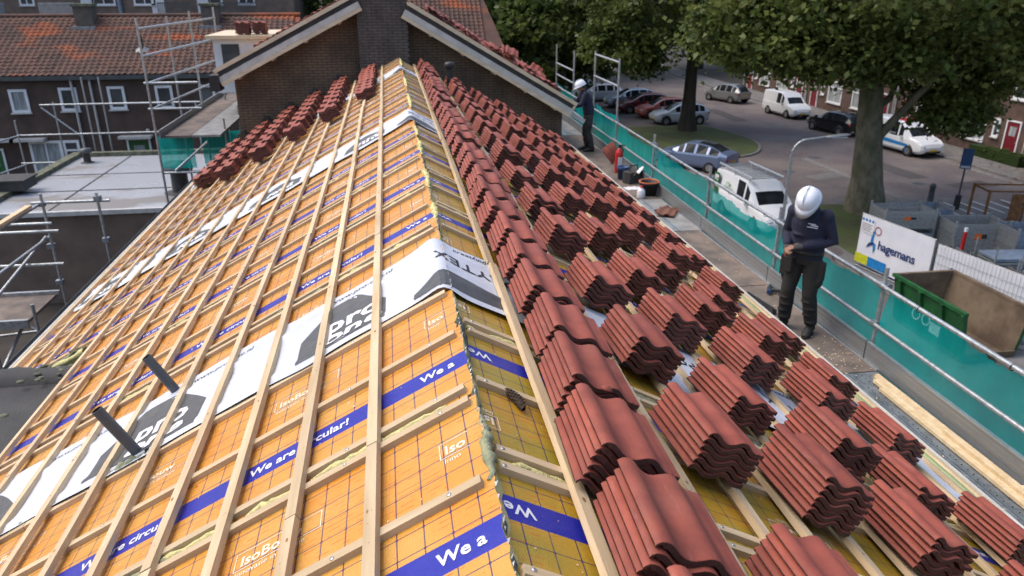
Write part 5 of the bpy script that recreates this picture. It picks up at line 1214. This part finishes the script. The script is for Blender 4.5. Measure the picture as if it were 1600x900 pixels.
def vehicle(name, lab, cat, kind, pm, loc, rz, sc_=(1,1,1), group=None, marks=None, glass_from=None):
    T = thing(name, lab, cat, loc, rz, group); S = [(x*sc_[0], w_*sc_[1], zl_*sc_[2], zb*sc_[2], zt*sc_[2], t*sc_[1]) for x, w_, zl_, zb, zt, t in ST[kind]]
    def sec(s):
        x, w_, zl_, zb, zt, t = s; h = [(w_*.86, zl_), (w_*.985, zl_+.14), (w_, zl_+.34*(zb-zl_)+.06), (w_*.985, zb-.10), (w_*.955, zb), (t+.02, zt-.05*(zt > zb+.2)-.0), (t*.80, zt), (t*.4, zt+.018), (0, zt+.024)]
        return [Vector((x, -a, z)) for a, z in h]+[Vector((x, a, z)) for a, z in h[-2::-1]]
    R_ = [sec(s) for s in S]; k = len(R_[0]); body = MB(); sw = {-1: MB(), 1: MB()}; ws, rw = MB(), MB()
    gf = -9 if glass_from is None else glass_from
    for i in range(len(S)-1):
        a, b = S[i], S[i+1]; ga, gb = a[4]-a[3], b[4]-b[3]
        for j in range(k-1):
            q = [R_[i][j], R_[i+1][j], R_[i+1][j+1], R_[i][j+1]]; jj = j if j < k//2 else k-2-j; dst = body
            if jj == 4 and max(ga, gb) > .25 and min(ga, gb) > .12 and (a[0]+b[0])/2 > gf: dst = sw[-1 if j < k//2 else 1]
            elif jj >= 6 and gb < ga-.12 and gb < .42 and a[0] > 0: dst = ws
            elif jj >= 6 and ga < gb-.10 and a[0] < -.9 and kind != 'van' and ga > .05: dst = rw
            if dst in (sw[-1], sw[1]):
                e0 = .10; m0, m1, m2, m3 = q[0].lerp(q[1], e0), q[0].lerp(q[1], 1-e0), q[3].lerp(q[2], 1-e0), q[3].lerp(q[2], e0)
                body.add([q[0], m0, m3, q[3]], [(0,1,2,3)], 0, None, True); body.add([m1, q[1], q[2], m2], [(0,1,2,3)], 0, None, True); q = [m0, m1, m2, m3]
            dst.add(q, [(0,1,2,3)], 0, None, dst is body)
    body.add(R_[0], [tuple(range(k))]); body.add(R_[-1], [tuple(range(k-1,-1,-1))])
    bo = obj('body', body, pm, T)
    for s in (-1, 1):
        if sw[s].f: obj('side_window', sw[s], M['carglass'], T)
        # pillars
        g = MB()
        for xx in ((-.45*sc_[0],) if kind != 'van' else (.0,)):
            z0 = .95*sc_[2]; z1 = 1.44*sc_[2] if kind != 'van' else 1.8*sc_[2]; y0, y1 = s*(.86*sc_[1]), s*(.645*sc_[1] if kind != 'van' else .775*sc_[1])
            if kind != 'van': g.add([(xx-.04,y0,z0),(xx+.04,y0,z0),(xx+.04,y1,z1),(xx-.04,y1,z1)], [(0,1,2,3)])
        if g.f: obj('pillar', g, M['blk_plastic'], T)
        g = MB(); xm = S[7][0]-.12 if kind != 'van' else .78*sc_[0]; g.box(xm-.08, xm+.06, s*.90*sc_[1] if s > 0 else s*1.06*sc_[1], s*1.06*sc_[1] if s > 0 else s*.90*sc_[1], .97*sc_[2], 1.10*sc_[2]); obj('mirror', g, pm, T)
        g = MB(); x2 = S[-2][0]; e_ = ellip((x2-.02, s*.60*sc_[1], .66*sc_[2]), .12, .17*sc_[1], .075); g.add(e_.v, e_.f, 0, None, True); obj('headlight', g, M['lamp_clear'], T)
        g = MB(); x2 = S[1][0]; zt_ = .82*sc_[2] if kind != 'van' else 1.1*sc_[2]; e_ = ellip((x2+.0, s*.72*sc_[1], zt_), .09, .10*sc_[1], .09 if kind != 'van' else .24); g.add(e_.v, e_.f, 0, None, True); obj('tail_light', g, M['lamp_red'], T)
    if ws.f: obj('windscreen', ws, M['carglass'], T)
    if rw.f: obj('rear_window', rw, M['carglass'], T)
    if kind == 'van':
        for s in (-1, 1):
            g = MB(); x0 = S[0][0]-.012; g.quad((x0, s*.10, 1.12*sc_[2]), (x0, s*.62*sc_[1], 1.12*sc_[2]), (x0, s*.58*sc_[1], 1.6*sc_[2]), (x0, s*.10, 1.6*sc_[2])); obj('rear_window', g, M['carglass'], T)
    g = MB(); xf = S[-1][0]; g.box(xf-.10, xf+.012, -.52*sc_[1], .52*sc_[1], .30*sc_[2], .42*sc_[2]); obj('grille', g, M['blk_plastic'], T)
    g = MB(); g.box(xf+.013, xf+.025, -.26, .26, .40*sc_[2], .50*sc_[2]); obj('number_plate', g, M['plate'], T)
    g = MB(); xr = S[0][0]; g.box(xr-.02, xr-.006, -.26, .26, .62*sc_[2], .73*sc_[2]); obj('number_plate', g, M['plate'], T)
    rad = .32 if kind != 'van' else .33
    for sx in (-1.28*sc_[0], 1.32*sc_[0]):
        for s in (-1, 1):
            wy = s*(.885*sc_[1]); m = Matrix.Translation((sx, wy, rad)) @ Matrix.Rotation(pi/2*-s, 4, 'X')
            g = MB(); g.lathe([(0,.006),(rad+.07,.006),(rad+.07,-.05)], 20, 0, Matrix.Translation((sx, wy-s*.0, rad+.01)) @ Matrix.Rotation(pi/2*-s, 4, 'X'))
            wa = obj('wheel_arch', g, M['blk_plastic'], T)
            g = MB(); g.lathe([(rad*.62,.022),(rad*.9,.03),(rad,.01),(rad,-.19),(rad*.6,-.20)], 20, 0, m); wh = obj('wheel', g, M['tyre'], T)
            g = MB(); g.lathe([(0,.020),(rad*.2,.024),(rad*.5,.014),(rad*.62,.022)], 10, 0, m); obj('rim', g, M['rim'], wh)
    if marks: marks(T, S)
    return T
P_ = {k: paint('car_'+k, c, m) for k, c, m in (('silver',(.50,.54,.58),.3),('salmon',(.42,.085,.065),.1),('maroon',(.13,.012,.020),.2),('ice',(.36,.45,.56),.3),('white',(.70,.72,.74),0),('grey',(.25,.26,.26),.4),('black',(.010,.010,.012),.2),('blue',(.13,.18,.29),.4),('pale',(.52,.57,.62),.2))}
PK = 'cars parked side by side behind the grass island'
vehicle('parked_car', 'silver hatchback parked beside the tree on the grass island', 'car', 'hatch', P_['silver'], (20.9, 53.9, G), radians(182), group=PK)
vehicle('parked_car', 'salmon red car parked next to the silver hatchback', 'car', 'hatch', P_['salmon'], (20.7, 56.8, G), radians(181), group=PK)
vehicle('parked_car', 'dark red car parked behind the salmon red one', 'car', 'hatch', P_['maroon'], (20.0, 59.6, G), radians(180), (1.03,1,1), PK)
vehicle('parked_car', 'pale blue silver car parked beyond the dark red one', 'car', 'hatch', P_['ice'], (19.8, 62.5, G), radians(180), (1.03,1,1.02), PK)
vehicle('parked_car', 'white car seen through the upright scaffold frame', 'car', 'hatch', P_['pale'], (18.0, 66.4, G), radians(180), (1.05,1,1), PK)
vehicle('parked_car', 'farthest white car, just above the far worker\'s helmet', 'car', 'hatch', P_['white'], (16.8, 70.5, G), radians(182), (1.0,1,1), PK)
vehicle('parked_car', 'blue grey fastback parked by the near edge of the grass island', 'car', 'coupe', P_['blue'], (16.5, 39.6, G), radians(130))
vehicle('parked_car', 'grey hatchback seen from behind across the street', 'car', 'hatch', P_['grey'], (29.3, 64.3, G), radians(112), (1.0,1,1.04))
vehicle('parked_car', 'black car parked between the white van and the plane tree trunk', 'car', 'hatch', P_['black'], (30.4, 48.6, G), radians(100), (1.02,1,1))
vehicle('parked_van', 'small plain white van parked across the street', 'van', 'van', P_['white'], (30.6, 56.0, G), radians(-86), (1.0,.98,.98), glass_from=-.3)
def stripe(T, S):
    for s in (-1, 1):
        g = MB(); y = s*.912*1.04; g.quad((-2.2,y,.62),(1.2,y,.55),(1.2,y,.72),(-2.2,y,.88)); g.quad((1.2,y,.30),(2.1,s*.86,.34),(2.1,s*.86,.66),(1.2,y,.72)); obj('blue_stripe', g, M['blue_print'], T)
        for (xx, zz, ww, hh) in ((-1.2,1.35,.5,.22),(-.4,1.15,.7,.10)):
            g = MB(); g.box(xx, xx+ww, y-.004, y+.004, zz, zz+hh); obj('side_print', g, M['navy_print'] if hh > .15 else M['lead'], T)
    g = MB(); g.box(-.3,.5,-.5,.5,1.93,2.0); obj('roof_beacon', g, M['red'], T)
vehicle('parked_van', 'white van with a blue stripe behind the plane tree', 'van', 'van', P_['white'], (30.95, 42.0, G), radians(-84), (1.08,1.04,1.03), marks=stripe, glass_from=-.3)
def rack(T, S):
    for s in (-1, 1):
        y = s*.926
        g = MB(); g.box(-2.30,-1.78,y-.004,y+.004,1.22,1.76); lg = obj('green_logo_panel', g, M['green_door'], T)
        g = MB(); g.box(-2.22,-2.10,y-s*.0+s*.005-.001,y+s*.005+.001,1.42,1.66); g.box(-2.06,-1.88,y+s*.005-.001,y+s*.005+.001,1.52,1.66); g.box(-2.04,-1.92,y+s*.005-.001,y+s*.005+.001,1.40,1.46); g.box(-2.24,-1.84,y+s*.005-.001,y+s*.005+.001,1.27,1.31); obj('white_emblem', g, M['print_white'], lg)
        g = MB(); g.box(-2.26,-1.84,y-.004,y+.004,.80,1.12); obj('green_logo_panel', g, M['green_door'], T)
        g = MB(); g.box(-1.35,-.55,y-.003,y+.003,1.32,1.38); g.box(-1.15,-.85,y-.003,y+.003,1.42,1.58); obj('pale_side_print', g, mat('pale_green_print', (.45,.58,.45), rough=.5), T)
        g = MB(); g.tube((-2.3,s*.70,2.10),(.75,s*.70,2.10),.05,8); obj('rack_rail', g, M['alu'], T)
        for xx in (-2.1,-.8,.5): g = MB(); g.tube((xx,s*.72,1.86),(xx,s*.70,2.08),.022,6); obj('rack_foot', g, M['alu'], T)
    for i in range(11): g = MB(); g.tube((-2.2+.28*i,-.68,2.06),(-2.2+.28*i,.68,2.06),.022,6); obj('rack_bar', g, M['galv'], T)
vehicle('works_van', 'white works van with green logo panels and a roof rack, beside the scaffold', 'van', 'van', P_['white'], (15.05, 29.2, G), radians(-88), (1.08,1.02,1.02), marks=rack, glass_from=-.3)

# ================================================================== STREET FURNITURE AND SITE
T = thing('street_lamp', 'curved grey street lamp behind the standing worker', 'lamp', (13.75, 24.6, G))
g = MB(); pts = [(0,0,0),(0,0,3.9)]+[(.55-.55*cos(a), -.0-.05*(1-cos(a)), 3.9+.55*sin(a)) for a in [pi/2*i/6 for i in range(1,7)]]; g.path(pts[:2], .055, 10); obj('pole', g, M['galv'], T)
g = MB(); g.path(pts[1:]+[(1.15,-.08,4.52)], .045, 10); obj('arm', g, M['galv'], T)
g = MB(); e_ = ellip((1.62,-.1,4.56), .50, .13, .055, Matrix.Rotation(radians(-4),4,'Y')); g.add(e_.v, e_.f, 0, None, True); hd_ = obj('lamp_head', g, M['galv'], T)
g = MB(); g.box(1.35,1.95,-.19,-.01,4.495,4.51); obj('lens', g, M['print_white'], hd_)
T = thing('sign_post', 'blue parking sign on a dark post near the stacked crates', 'sign', (24.8, 29.3, G), radians(-40))
g = MB(); g.tube((0,0,0),(0,0,2.75),.04,8); obj('post', g, M['zinc'], T); g = MB(); g.tube((0,0,0),(0,0,.75),.13,10); obj('post_sleeve', g, M['blk_plastic'], T)
g = MB(); g.box(-.22,.22,-.06,-.045,1.95,2.85); obj('sign_plate', g, M['sign_blue'], T)
g = MB(); g.box(-.18,.18,-.064,-.061,1.99,2.09); obj('sign_print', g, M['off_white'], T)
T = thing('bollard', 'short dark bollard standing on the pavement behind the crates', 'bollard', (24.3, 30.4, G+.10)); g = MB(); g.lathe([(.14,0),(.13,.1),(.12,.75),(.14,.78),(.12,.9),(0,.95)], 10); obj('shaft', g, M['zinc'], T); g = MB(); g.lathe([(.3,0),(.28,.03),(0,.03)], 12); obj('foot', g, M['kerb'], T)
# site fence with banners -------------------------------------------
def banner_panel(lab, A, B, top, h, grid):
    A = Vector((A[0], A[1], G)); B = Vector((B[0], B[1], G)); d = B-A; L = d.length; T = thing('fence_panel', lab, 'fence panel', A, atan2(d.y, d.x), 'site fence panels with banners')
    for x in (0.02, L-.02): g = MB(); g.tube((x,0,.1),(x,0,top),.021,8); obj('post', g, M['galv'], T)
    for z in (.14, top): g = MB(); g.tube((0,0,z),(L,0,z),.019,8); obj('rail', g, M['galv'], T)
    g = MB()
    for i in range(int(L/.1)): g.box(.1*i+.05-.003,.1*i+.05+.003,.010,.016,.14,top)
    for i in range(int((top-.15)/.22)): g.box(0,L,.004,.010,.25+.22*i-.003,.25+.22*i+.003)
    tag(obj('mesh_wires', g, M['galv_dark'], T), kind='stuff')
    for x in (0, L): g = MB(); g.box(x-.12,x+.12,-.35,.35,0,.13); obj('concrete_foot', g, M['kerb'], T)
    f = 1   # side that faces the scaffold (-x side): local +y or -y
    nrm = -1 if (Vector((-d.y, d.x, 0)).x > 0) else 1
    yb = nrm*.030
    n = 24; mb = MB(); vs = [(L*(.01+.98*i/n), yb+nrm*.012*sin(i*.9+j*.6)*(.3+.7*(j % 3)/3), top-h+h*j/6-.02*sin(pi*i/n)*(j == 0)) for i in range(n+1) for j in range(7)]
    mb.add(vs, [(i*7+j,(i+1)*7+j,(i+1)*7+j+1,i*7+j+1) for i in range(n) for j in range(6)], 0, None, True); bn = obj('banner', mb, M['banner'], T)
    yt = nrm*.048
    # local x as read from the front: runs A->B when nrm = -1, else mirrored
    def PX(u): return u if nrm < 0 else L-u
    def prt(mb_, nm, m_): obj(nm, mb_, M[m_], bn)
    def rect(u0, u1, z0, z1, nm, m_, e=0): q = MB(); a, b = sorted((PX(u0), PX(u1))); q.box(a, b, yt+nrm*e-.001, yt+nrm*e+.001, z0, z1); prt(q, nm, m_)
    def txt(body, size, u, z, m_, bold=.02):
        v, f_ = text_vf(body, size, bold, 'LEFT', 0, .95); q = MB(); q.add([(PX(u+a), yt+nrm*.003, z+b) for a, b, _ in v], f_); prt(q, 'printed_name', m_)
    zc = top-h
    tx_u, tx_z = (.95, zc+h*.42) if not grid else (.95, zc+h*.36)
    txt('hagemans', .44, tx_u, tx_z, 'navy_print', .018)
    # emblem: a raised arm over an arc, in two blues
    q = MB()
    def pq(pts, m_):
        q_ = MB(); q_.add([(PX(tx_u-.52+a), yt+nrm*.003, tx_z-.12+b) for a, b in pts], [tuple(range(len(pts)))]); prt(q_, 'printed_emblem', m_)
    pq([(.17,.26),(.27,.26),(.31,.70),(.20,.66)], 'blue_print'); pq([(.0,.02),(.10,.22),(.30,.30),(.40,.26),(.30,.20),(.16,.13)], 'navy_print'); pq([(.30,.30),(.42,.24),(.42,.05),(.36,-.10),(.33,.04),(.30,.18)], 'blue_print')
    if not grid:
        rect(.0, .62, zc+.02, zc+.36, 'lime_block', 'lime'); rect(.62, 1.45, zc+.02, zc+.36, 'blue_block', 'blue_print')
        rect(.05, .66, zc+h-.62, zc+h-.08, 'notice', 'print_white', .002)
        for i in range(4):
            q = MB(); u = .12+.15*i; q.add([(PX(u+.055*cos(t*pi/6)), yt+nrm*.006, zc+h-.17+.055*sin(t*pi/6)) for t in range(12)], [tuple(range(12))]); prt(q, 'safety_symbol', 'blue_print')
        for i in range(5): rect(.10, .58-.05*(i % 2), zc+h-.32-.06*i, zc+h-.30-.06*i, 'notice_line', 'print_grey', .005)
        q = MB(); cu, cz = .86, zc+h-.42
        for t in range(24):
            a, b = 2*pi*t/24, 2*pi*(t+1)/24; q.add([(PX(cu+.15*cos(a)), yt+nrm*.004, cz+.15*sin(a)), (PX(cu+.15*cos(b)), yt+nrm*.004, cz+.15*sin(b)), (PX(cu+.12*cos(b)), yt+nrm*.004, cz+.12*sin(b)), (PX(cu+.12*cos(a)), yt+nrm*.004, cz+.12*sin(a))], [(0,1,2,3)])
        prt(q, 'red_ring_symbol', 'lamp_red')
    else:
        q = MB()
        for i in range(int(L/.13)): q.box(.13*i+.05-.004,.13*i+.05+.004,yt+nrm*.012-.002,yt+nrm*.012+.002,zc,top)
        for i in range(6): q.box(0,L,yt+nrm*.014-.002,yt+nrm*.014+.002,zc+.05+.28*i-.004,zc+.05+.28*i+.004)
        tag(obj('front_wires', q, M['galv_dark'], bn), kind='stuff')
    return T
banner_panel('white hagemans banner on a fence panel with lime and blue blocks', (16.02, 23.25), (16.52, 20.08), 2.05, 1.78, False)
banner_panel('white hagemans banner behind wire mesh, next to the skip', (16.42, 19.85), (16.95, 16.3), 2.0, 1.75, True)
# green skip ---------------------------------------------------------
T = thing('skip', 'open green waste skip with rusty inside, in front of the banners', 'skip', (15.25, 17.2, G))
def skipwall(name, p, q, m_in, m_out, th=.05):
    p = [Vector(v) for v in p]; n = (p[1]-p[0]).cross(p[3]-p[0]).normalized()*th; g = MB(); g.add(p, [(0,1,2,3)], 0); g.add([v-n for v in p], [(3,2,1,0)], 1); e = p+[v-n for v in p]
    g.add(e, [(0,4,5,1),(1,5,6,2),(2,6,7,3),(3,7,4,0)], 0); return obj(name, g, [m_out, m_in], T)
x0, x1, y0, y1, h = -.90, 1.05, -1.35, 1.65, 1.42; i_ = .22
GI, RI = M['skip_green'], M['skip_rust']
skipwall('side_wall', [(x0+i_,y1,.12),(x0+i_,y0,.12),(x0,y0,h),(x0,y1,h)], 0, RI, GI); skipwall('side_wall', [(x1-i_,y0,.12),(x1-i_,y1,.12),(x1,y1,h),(x1,y0,h)], 0, RI, GI)
skipwall('end_wall', [(x1-i_,y1,.12),(x0+i_,y1,.12),(x0,y1,h),(x1,y1,h)], 0, RI, GI); skipwall('end_wall', [(x0+i_,y0,.12),(x1-i_,y0,.12),(x1-i_+.03,y0-.03,.3),(x0+i_-.03,y0-.03,.3)], 0, RI, RI)
g = MB(); g.box(x0+i_,x1-i_,y0,y1,.06,.12); obj('floor_plate', g, RI, T)
for s, xx in ((-1, x0), (1, x1)):
    g = MB(); g.box(xx-.06,xx+.05,y0-.02,y1+.05,h,h+.09); obj('rim', g, GI if s < 0 else RI, T)
    for yy in (-1.3,-.5,.4,1.3): g = MB(); g.add([(xx+s*.03-s*i_,yy-.05,.12),(xx+s*.03-s*i_,yy+.05,.12),(xx+s*.10,yy+.05,h),(xx+s*.10,yy-.05,h),(xx-s*.02-s*i_,yy-.05,.12),(xx-s*.02-s*i_,yy+.05,.12),(xx,yy+.05,h),(xx,yy-.05,h)], [(0,1,2,3),(0,3,7,4),(1,5,6,2),(2,6,7,3)]); obj('stiffener', g, GI, T)
g = MB(); g.box(x0+.06,x1-.06,y1-.05,y1+.06,h,h+.085); obj('rim', g, RI, T)
v_, f_ = text_vf('OO', .50, .0, 'CENTER'); g = MB(); g.add([(x0-.055-.145*(1-(.62+b)/1.5), -(a*1.0)+.1, .62+b) for a, b, _ in v_], f_); g.box(x0-.17,x0-.16,-.75,-.35,.55,.85); obj('painted_lettering', g, M['print_white'], T)
# crates, racks and frames of scaffold parts ------------------------------
CG = 'steel crates and racks of scaffold parts behind the banners'
def crate(lab, x, y, rz, L=1.6, W=1.0, H=.75, z=0, m_='galv', n=5, filled=False):
    T = thing('steel_crate', lab, 'crate', (x, y, G+.11+z), rz, CG)
    for sx in (-1, 1):
        for sy in (-1, 1): g = MB(); g.box(sx*L/2-.035,sx*L/2+.035,sy*W/2-.035,sy*W/2+.035,0,H+.10); obj('corner_post', g, M['galv'], T)
    for k in range(n):
        z0 = .12+(H-.12)*k/n; z1 = z0+(H-.12)/n-.018
        for s in (-1, 1):
            g = MB(); g.box(-L/2,L/2,s*W/2-.015,s*W/2+.015,z0,z1); obj('side_slat', g, M[m_], T); g = MB(); g.box(s*L/2-.015,s*L/2+.015,-W/2,W/2,z0,z1); obj('end_slat', g, M['galv'], T)
    g = MB(); g.box(-L/2,L/2,-W/2,W/2,.08,.12); obj('base', g, M['galv_dark'], T)
    for s in (-1, 1): g = MB(); g.box(-.25,.0,s*(W/2+.018)-.002,s*(W/2+.018)+.002,H*.55,H*.72,0); g.box(.0,.2,s*(W/2+.018)-.002,s*(W/2+.018)+.002,H*.58,H*.70,1); obj('marker_plate', g, [M['orange'], M['black']], T)
    if filled:
        for k in range(16): g = MB(); xx = random.uniform(-L*.4,L*.4); yy = random.uniform(-W*.3,W*.3); a = random.uniform(0,6.3); g.tube((xx-.3*cos(a),yy-.3*sin(a),H*random.uniform(.6,1.05)),(xx+.3*cos(a),yy+.3*sin(a),H*random.uniform(.7,1.1)),.024,6); obj('loose_tube', g, M[random.choice(('galv_dark','zinc','rust'))], T)
    return T
crate('upper steel crate with orange marker behind the lime banner', 18.9, 25.0, radians(-8), 1.9, 1.2, .8, .75, 'galv'); crate('lower steel crate behind the first banner, under another crate', 18.9, 25.0, radians(-8), 1.9, 1.2, .7, 0, 'blue_steel')
crate('blue tinted steel crate behind the upper crate', 20.6, 26.2, radians(-8), 1.9, 1.1, 1.2, 0, 'blue_steel'); crate('crate full of loose couplers between the fence banners', 18.7, 22.4, radians(-8), 1.5, 1.1, .7, 0, 'galv_dark', 4, True)
crate('tall steel crate with a red post right of the loose couplers', 20.9, 23.7, radians(-8), 2.0, 1.2, 1.35, 0, 'galv', 6); crate('steel crate beside the rusty frame', 22.3, 22.4, radians(-8), 2.0, 1.2, 1.4, 0, 'blue_steel', 6)
crate('crate of mixed scaffold tubes behind the second banner', 18.9, 20.4, radians(-8), 1.6, 1.1, .75, 0, 'galv_dark', 4, True)
for i, (x, y, z, n) in enumerate(((20.6, 20.9, .0, 7), (21.2, 19.5, 0, 5), (20.2, 18.6, 0, 4))):
    T = thing('deck_rack', ('rack of stacked walkway boards in front of the tall crates', 'second rack of stacked walkway boards, farther right', 'low rack of walkway boards behind the second banner')[i], 'rack', (x, y, G+.11+z), radians(-8), CG)
    for k in range(n):
        g = MB(); g.box(-1.25,1.25,-.5,.5,.16+.12*k,.23+.12*k); g.box(-1.28,1.28,-.52,-.50,.15+.12*k,.24+.12*k); obj('walkway_board', g, M['galv'] if k % 3 else M['blue_steel'], T)
    for sx in (-1, 1):
        for sy in (-1, 1): g = MB(); g.tube((sx*1.32,sy*.56,0),(sx*1.32,sy*.56,1.5+.1*sx),.03,6); g.box(sx*1.32-.045,sx*1.32+.045,sy*.56-.045,sy*.56+.045,.32,.46,1); obj('corner_post', g, [M['galv'], M['red'] if sx > 0 else M['blue_print']], T)
    for z_ in (.05,): g = MB(); g.box(-1.35,1.35,-.6,.6,.04,.12); obj('rack_base', g, M['galv_dark'], T)
for i, (x, y) in enumerate(((24.6, 26.4), (25.3, 23.6))):
    T = thing('rusty_frame', ('rusty open steel frame near the sign post', 'rusty open steel frame at the right edge of the site')[i], 'frame', (x, y, G+.11), radians(-12), CG)
    for sx in (-1, 1):
        for sy in (-1, 1): g = MB(); g.box(sx*1.1-.04,sx*1.1+.04,sy*.6-.04,sy*.6+.04,0,1.75); obj('upright', g, M['rust'], T)
        g = MB(); g.box(sx*1.1-.03,sx*1.1+.03,-.6,.6,1.65,1.72); obj('cross_bar', g, M['rust'], T)
    for sy in (-1, 1):
        for z_ in (.15, 1.67): g = MB(); g.box(-1.1,1.1,sy*.6-.03,sy*.6+.03,z_,z_+.06); obj('long_bar', g, M['rust'], T)
    g = MB(); g.box(-.2,.25,-.63,-.60,.5,1.6); obj('rust_plate', g, M['rust'], T)
g = MB(); T = thing('red_post', 'red and white marker post in front of the tall steel crate', 'post', (19.6, 22.5, G+.11)); g.box(-.045,.045,-.045,.045,0,1.3); g.box(-.043,.043,-.043,.043,1.3,1.45,1); obj('shaft', g, [M['red'], M['print_white']], T)
T = thing('brick_pallet', 'pallet of orange bricks at the right edge behind the mesh banner', 'pallet', (18.4, 17.4, G+.11), .1)
for k in range(6):
    for i in range(6):
        for j in range(3): g = MB(); g.box(-.6+.2*i+.004,-.6+.2*i+.196,-.36+.24*j+.004,-.36+.24*j+.236,.14+.12*k,.14+.12*k+.112); obj('brick', g, M['rust'], T) if k == 5 or i in (0,) or j == 0 else None
g = MB(); g.box(-.65,.65,-.42,.42,0,.13); obj('pallet_base', g, M['wood'], T)

# ================================================================== small litter
# cable ties holding the nets to the top rail
tie = MB(); tie.lathe([(.028,-.004),(.033,-.004),(.033,.004),(.028,.004),(.028,-.004)], 10, 0, Matrix.Rotation(pi/2, 4, 'X')); TIE = tie.mesh('cable_tie', M['black'])
for (a, b, zt, sag) in bays:
    for k in range(4):
        y = a+(b-a)*(k+.5)/4; o = link('cable_tie', TIE, sc); o.location = Vector((XS(y)-.045, y, -1.53))-sc.location
# wood chips and mortar crumbs on the walkway
mb = MB(); r = random.Random(8)
for _ in range(420):
    y = r.gauss(6.9, .35) if r.random() < .45 else r.uniform(3, 17); x = r.uniform(4.1, 4.75); q = r.uniform(.004, .016); a = r.uniform(0, 6.3)
    mb.add([(x+q*cos(a), y+q*sin(a), DZ+.013), (x+q*.5*cos(a+2), y+q*.5*sin(a+2), DZ+.013+q*.3), (x-q*cos(a), y-q*sin(a), DZ+.014), (x+q*.5*cos(a-2), y+q*.5*sin(a-2), DZ+.013)], [(0,1,2,3)])
tag(obj('wood_chips', mb, M['wood_new']), 'pale wood chips and crumbs scattered on the walkway', 'wood chips', None, 'stuff')
# sawdust and foam crumbs on the panels
mb = MB()
for _ in range(900):
    side = -1 if r.random() < .65 else 1; s_ = r.uniform(.05, 3.4); y = 1.2+abs(r.gauss(0, 3.0)); q = r.uniform(.002, .007)*(1.6 if r.random() < .1 else 1); a = r.uniform(0, 6.3); p = RP(side, s_, y, -.0525)
    u = Vector((-side*CP, 0, SP)); v = Vector((0, 1, 0)); n = Vector((side*SP, 0, CP))
    mb.add([p+(u*cos(a)+v*sin(a))*q, p+(u*cos(a+2.1)+v*sin(a+2.1))*q*.7+n*q*.5, p+(u*cos(a+4)+v*sin(a+4))*q*.8], [(0,1,2)] if side < 0 else [(2,1,0)])
tag(obj('sawdust', mb, M['wood_new']), 'sawdust and foam crumbs scattered over the foil panels', 'sawdust', None, 'stuff')
# further tubes of the left-hand scaffolds
for x, y, t in ((-7.9, 14, -2.2), (-8.9, 12.4, -2.3)): tb(s1, (x, y, G), (x, y, t), 'standard')
tb(s1, (-9.5, 13.9, -2.45), (-6.3, 13.9, -2.45), 'guardrail'); tb(s1, (-9.5, 13.1, -4.4), (-5.4, 13.9, -4.4), 'ledger'); tb(s1, (-6.4, 14, -5.0), (-8.8, 14, -3.3), 'brace'); tb(s1, (-5.75, 11.4, -4.2), (-6.5, 14, -5.4), 'ledger')
for z in (-5.2, -6.2): tb(s2, (-13.9, 33.5, z), (-8.4, 33.5, z), 'guardrail', 'galv', .03)
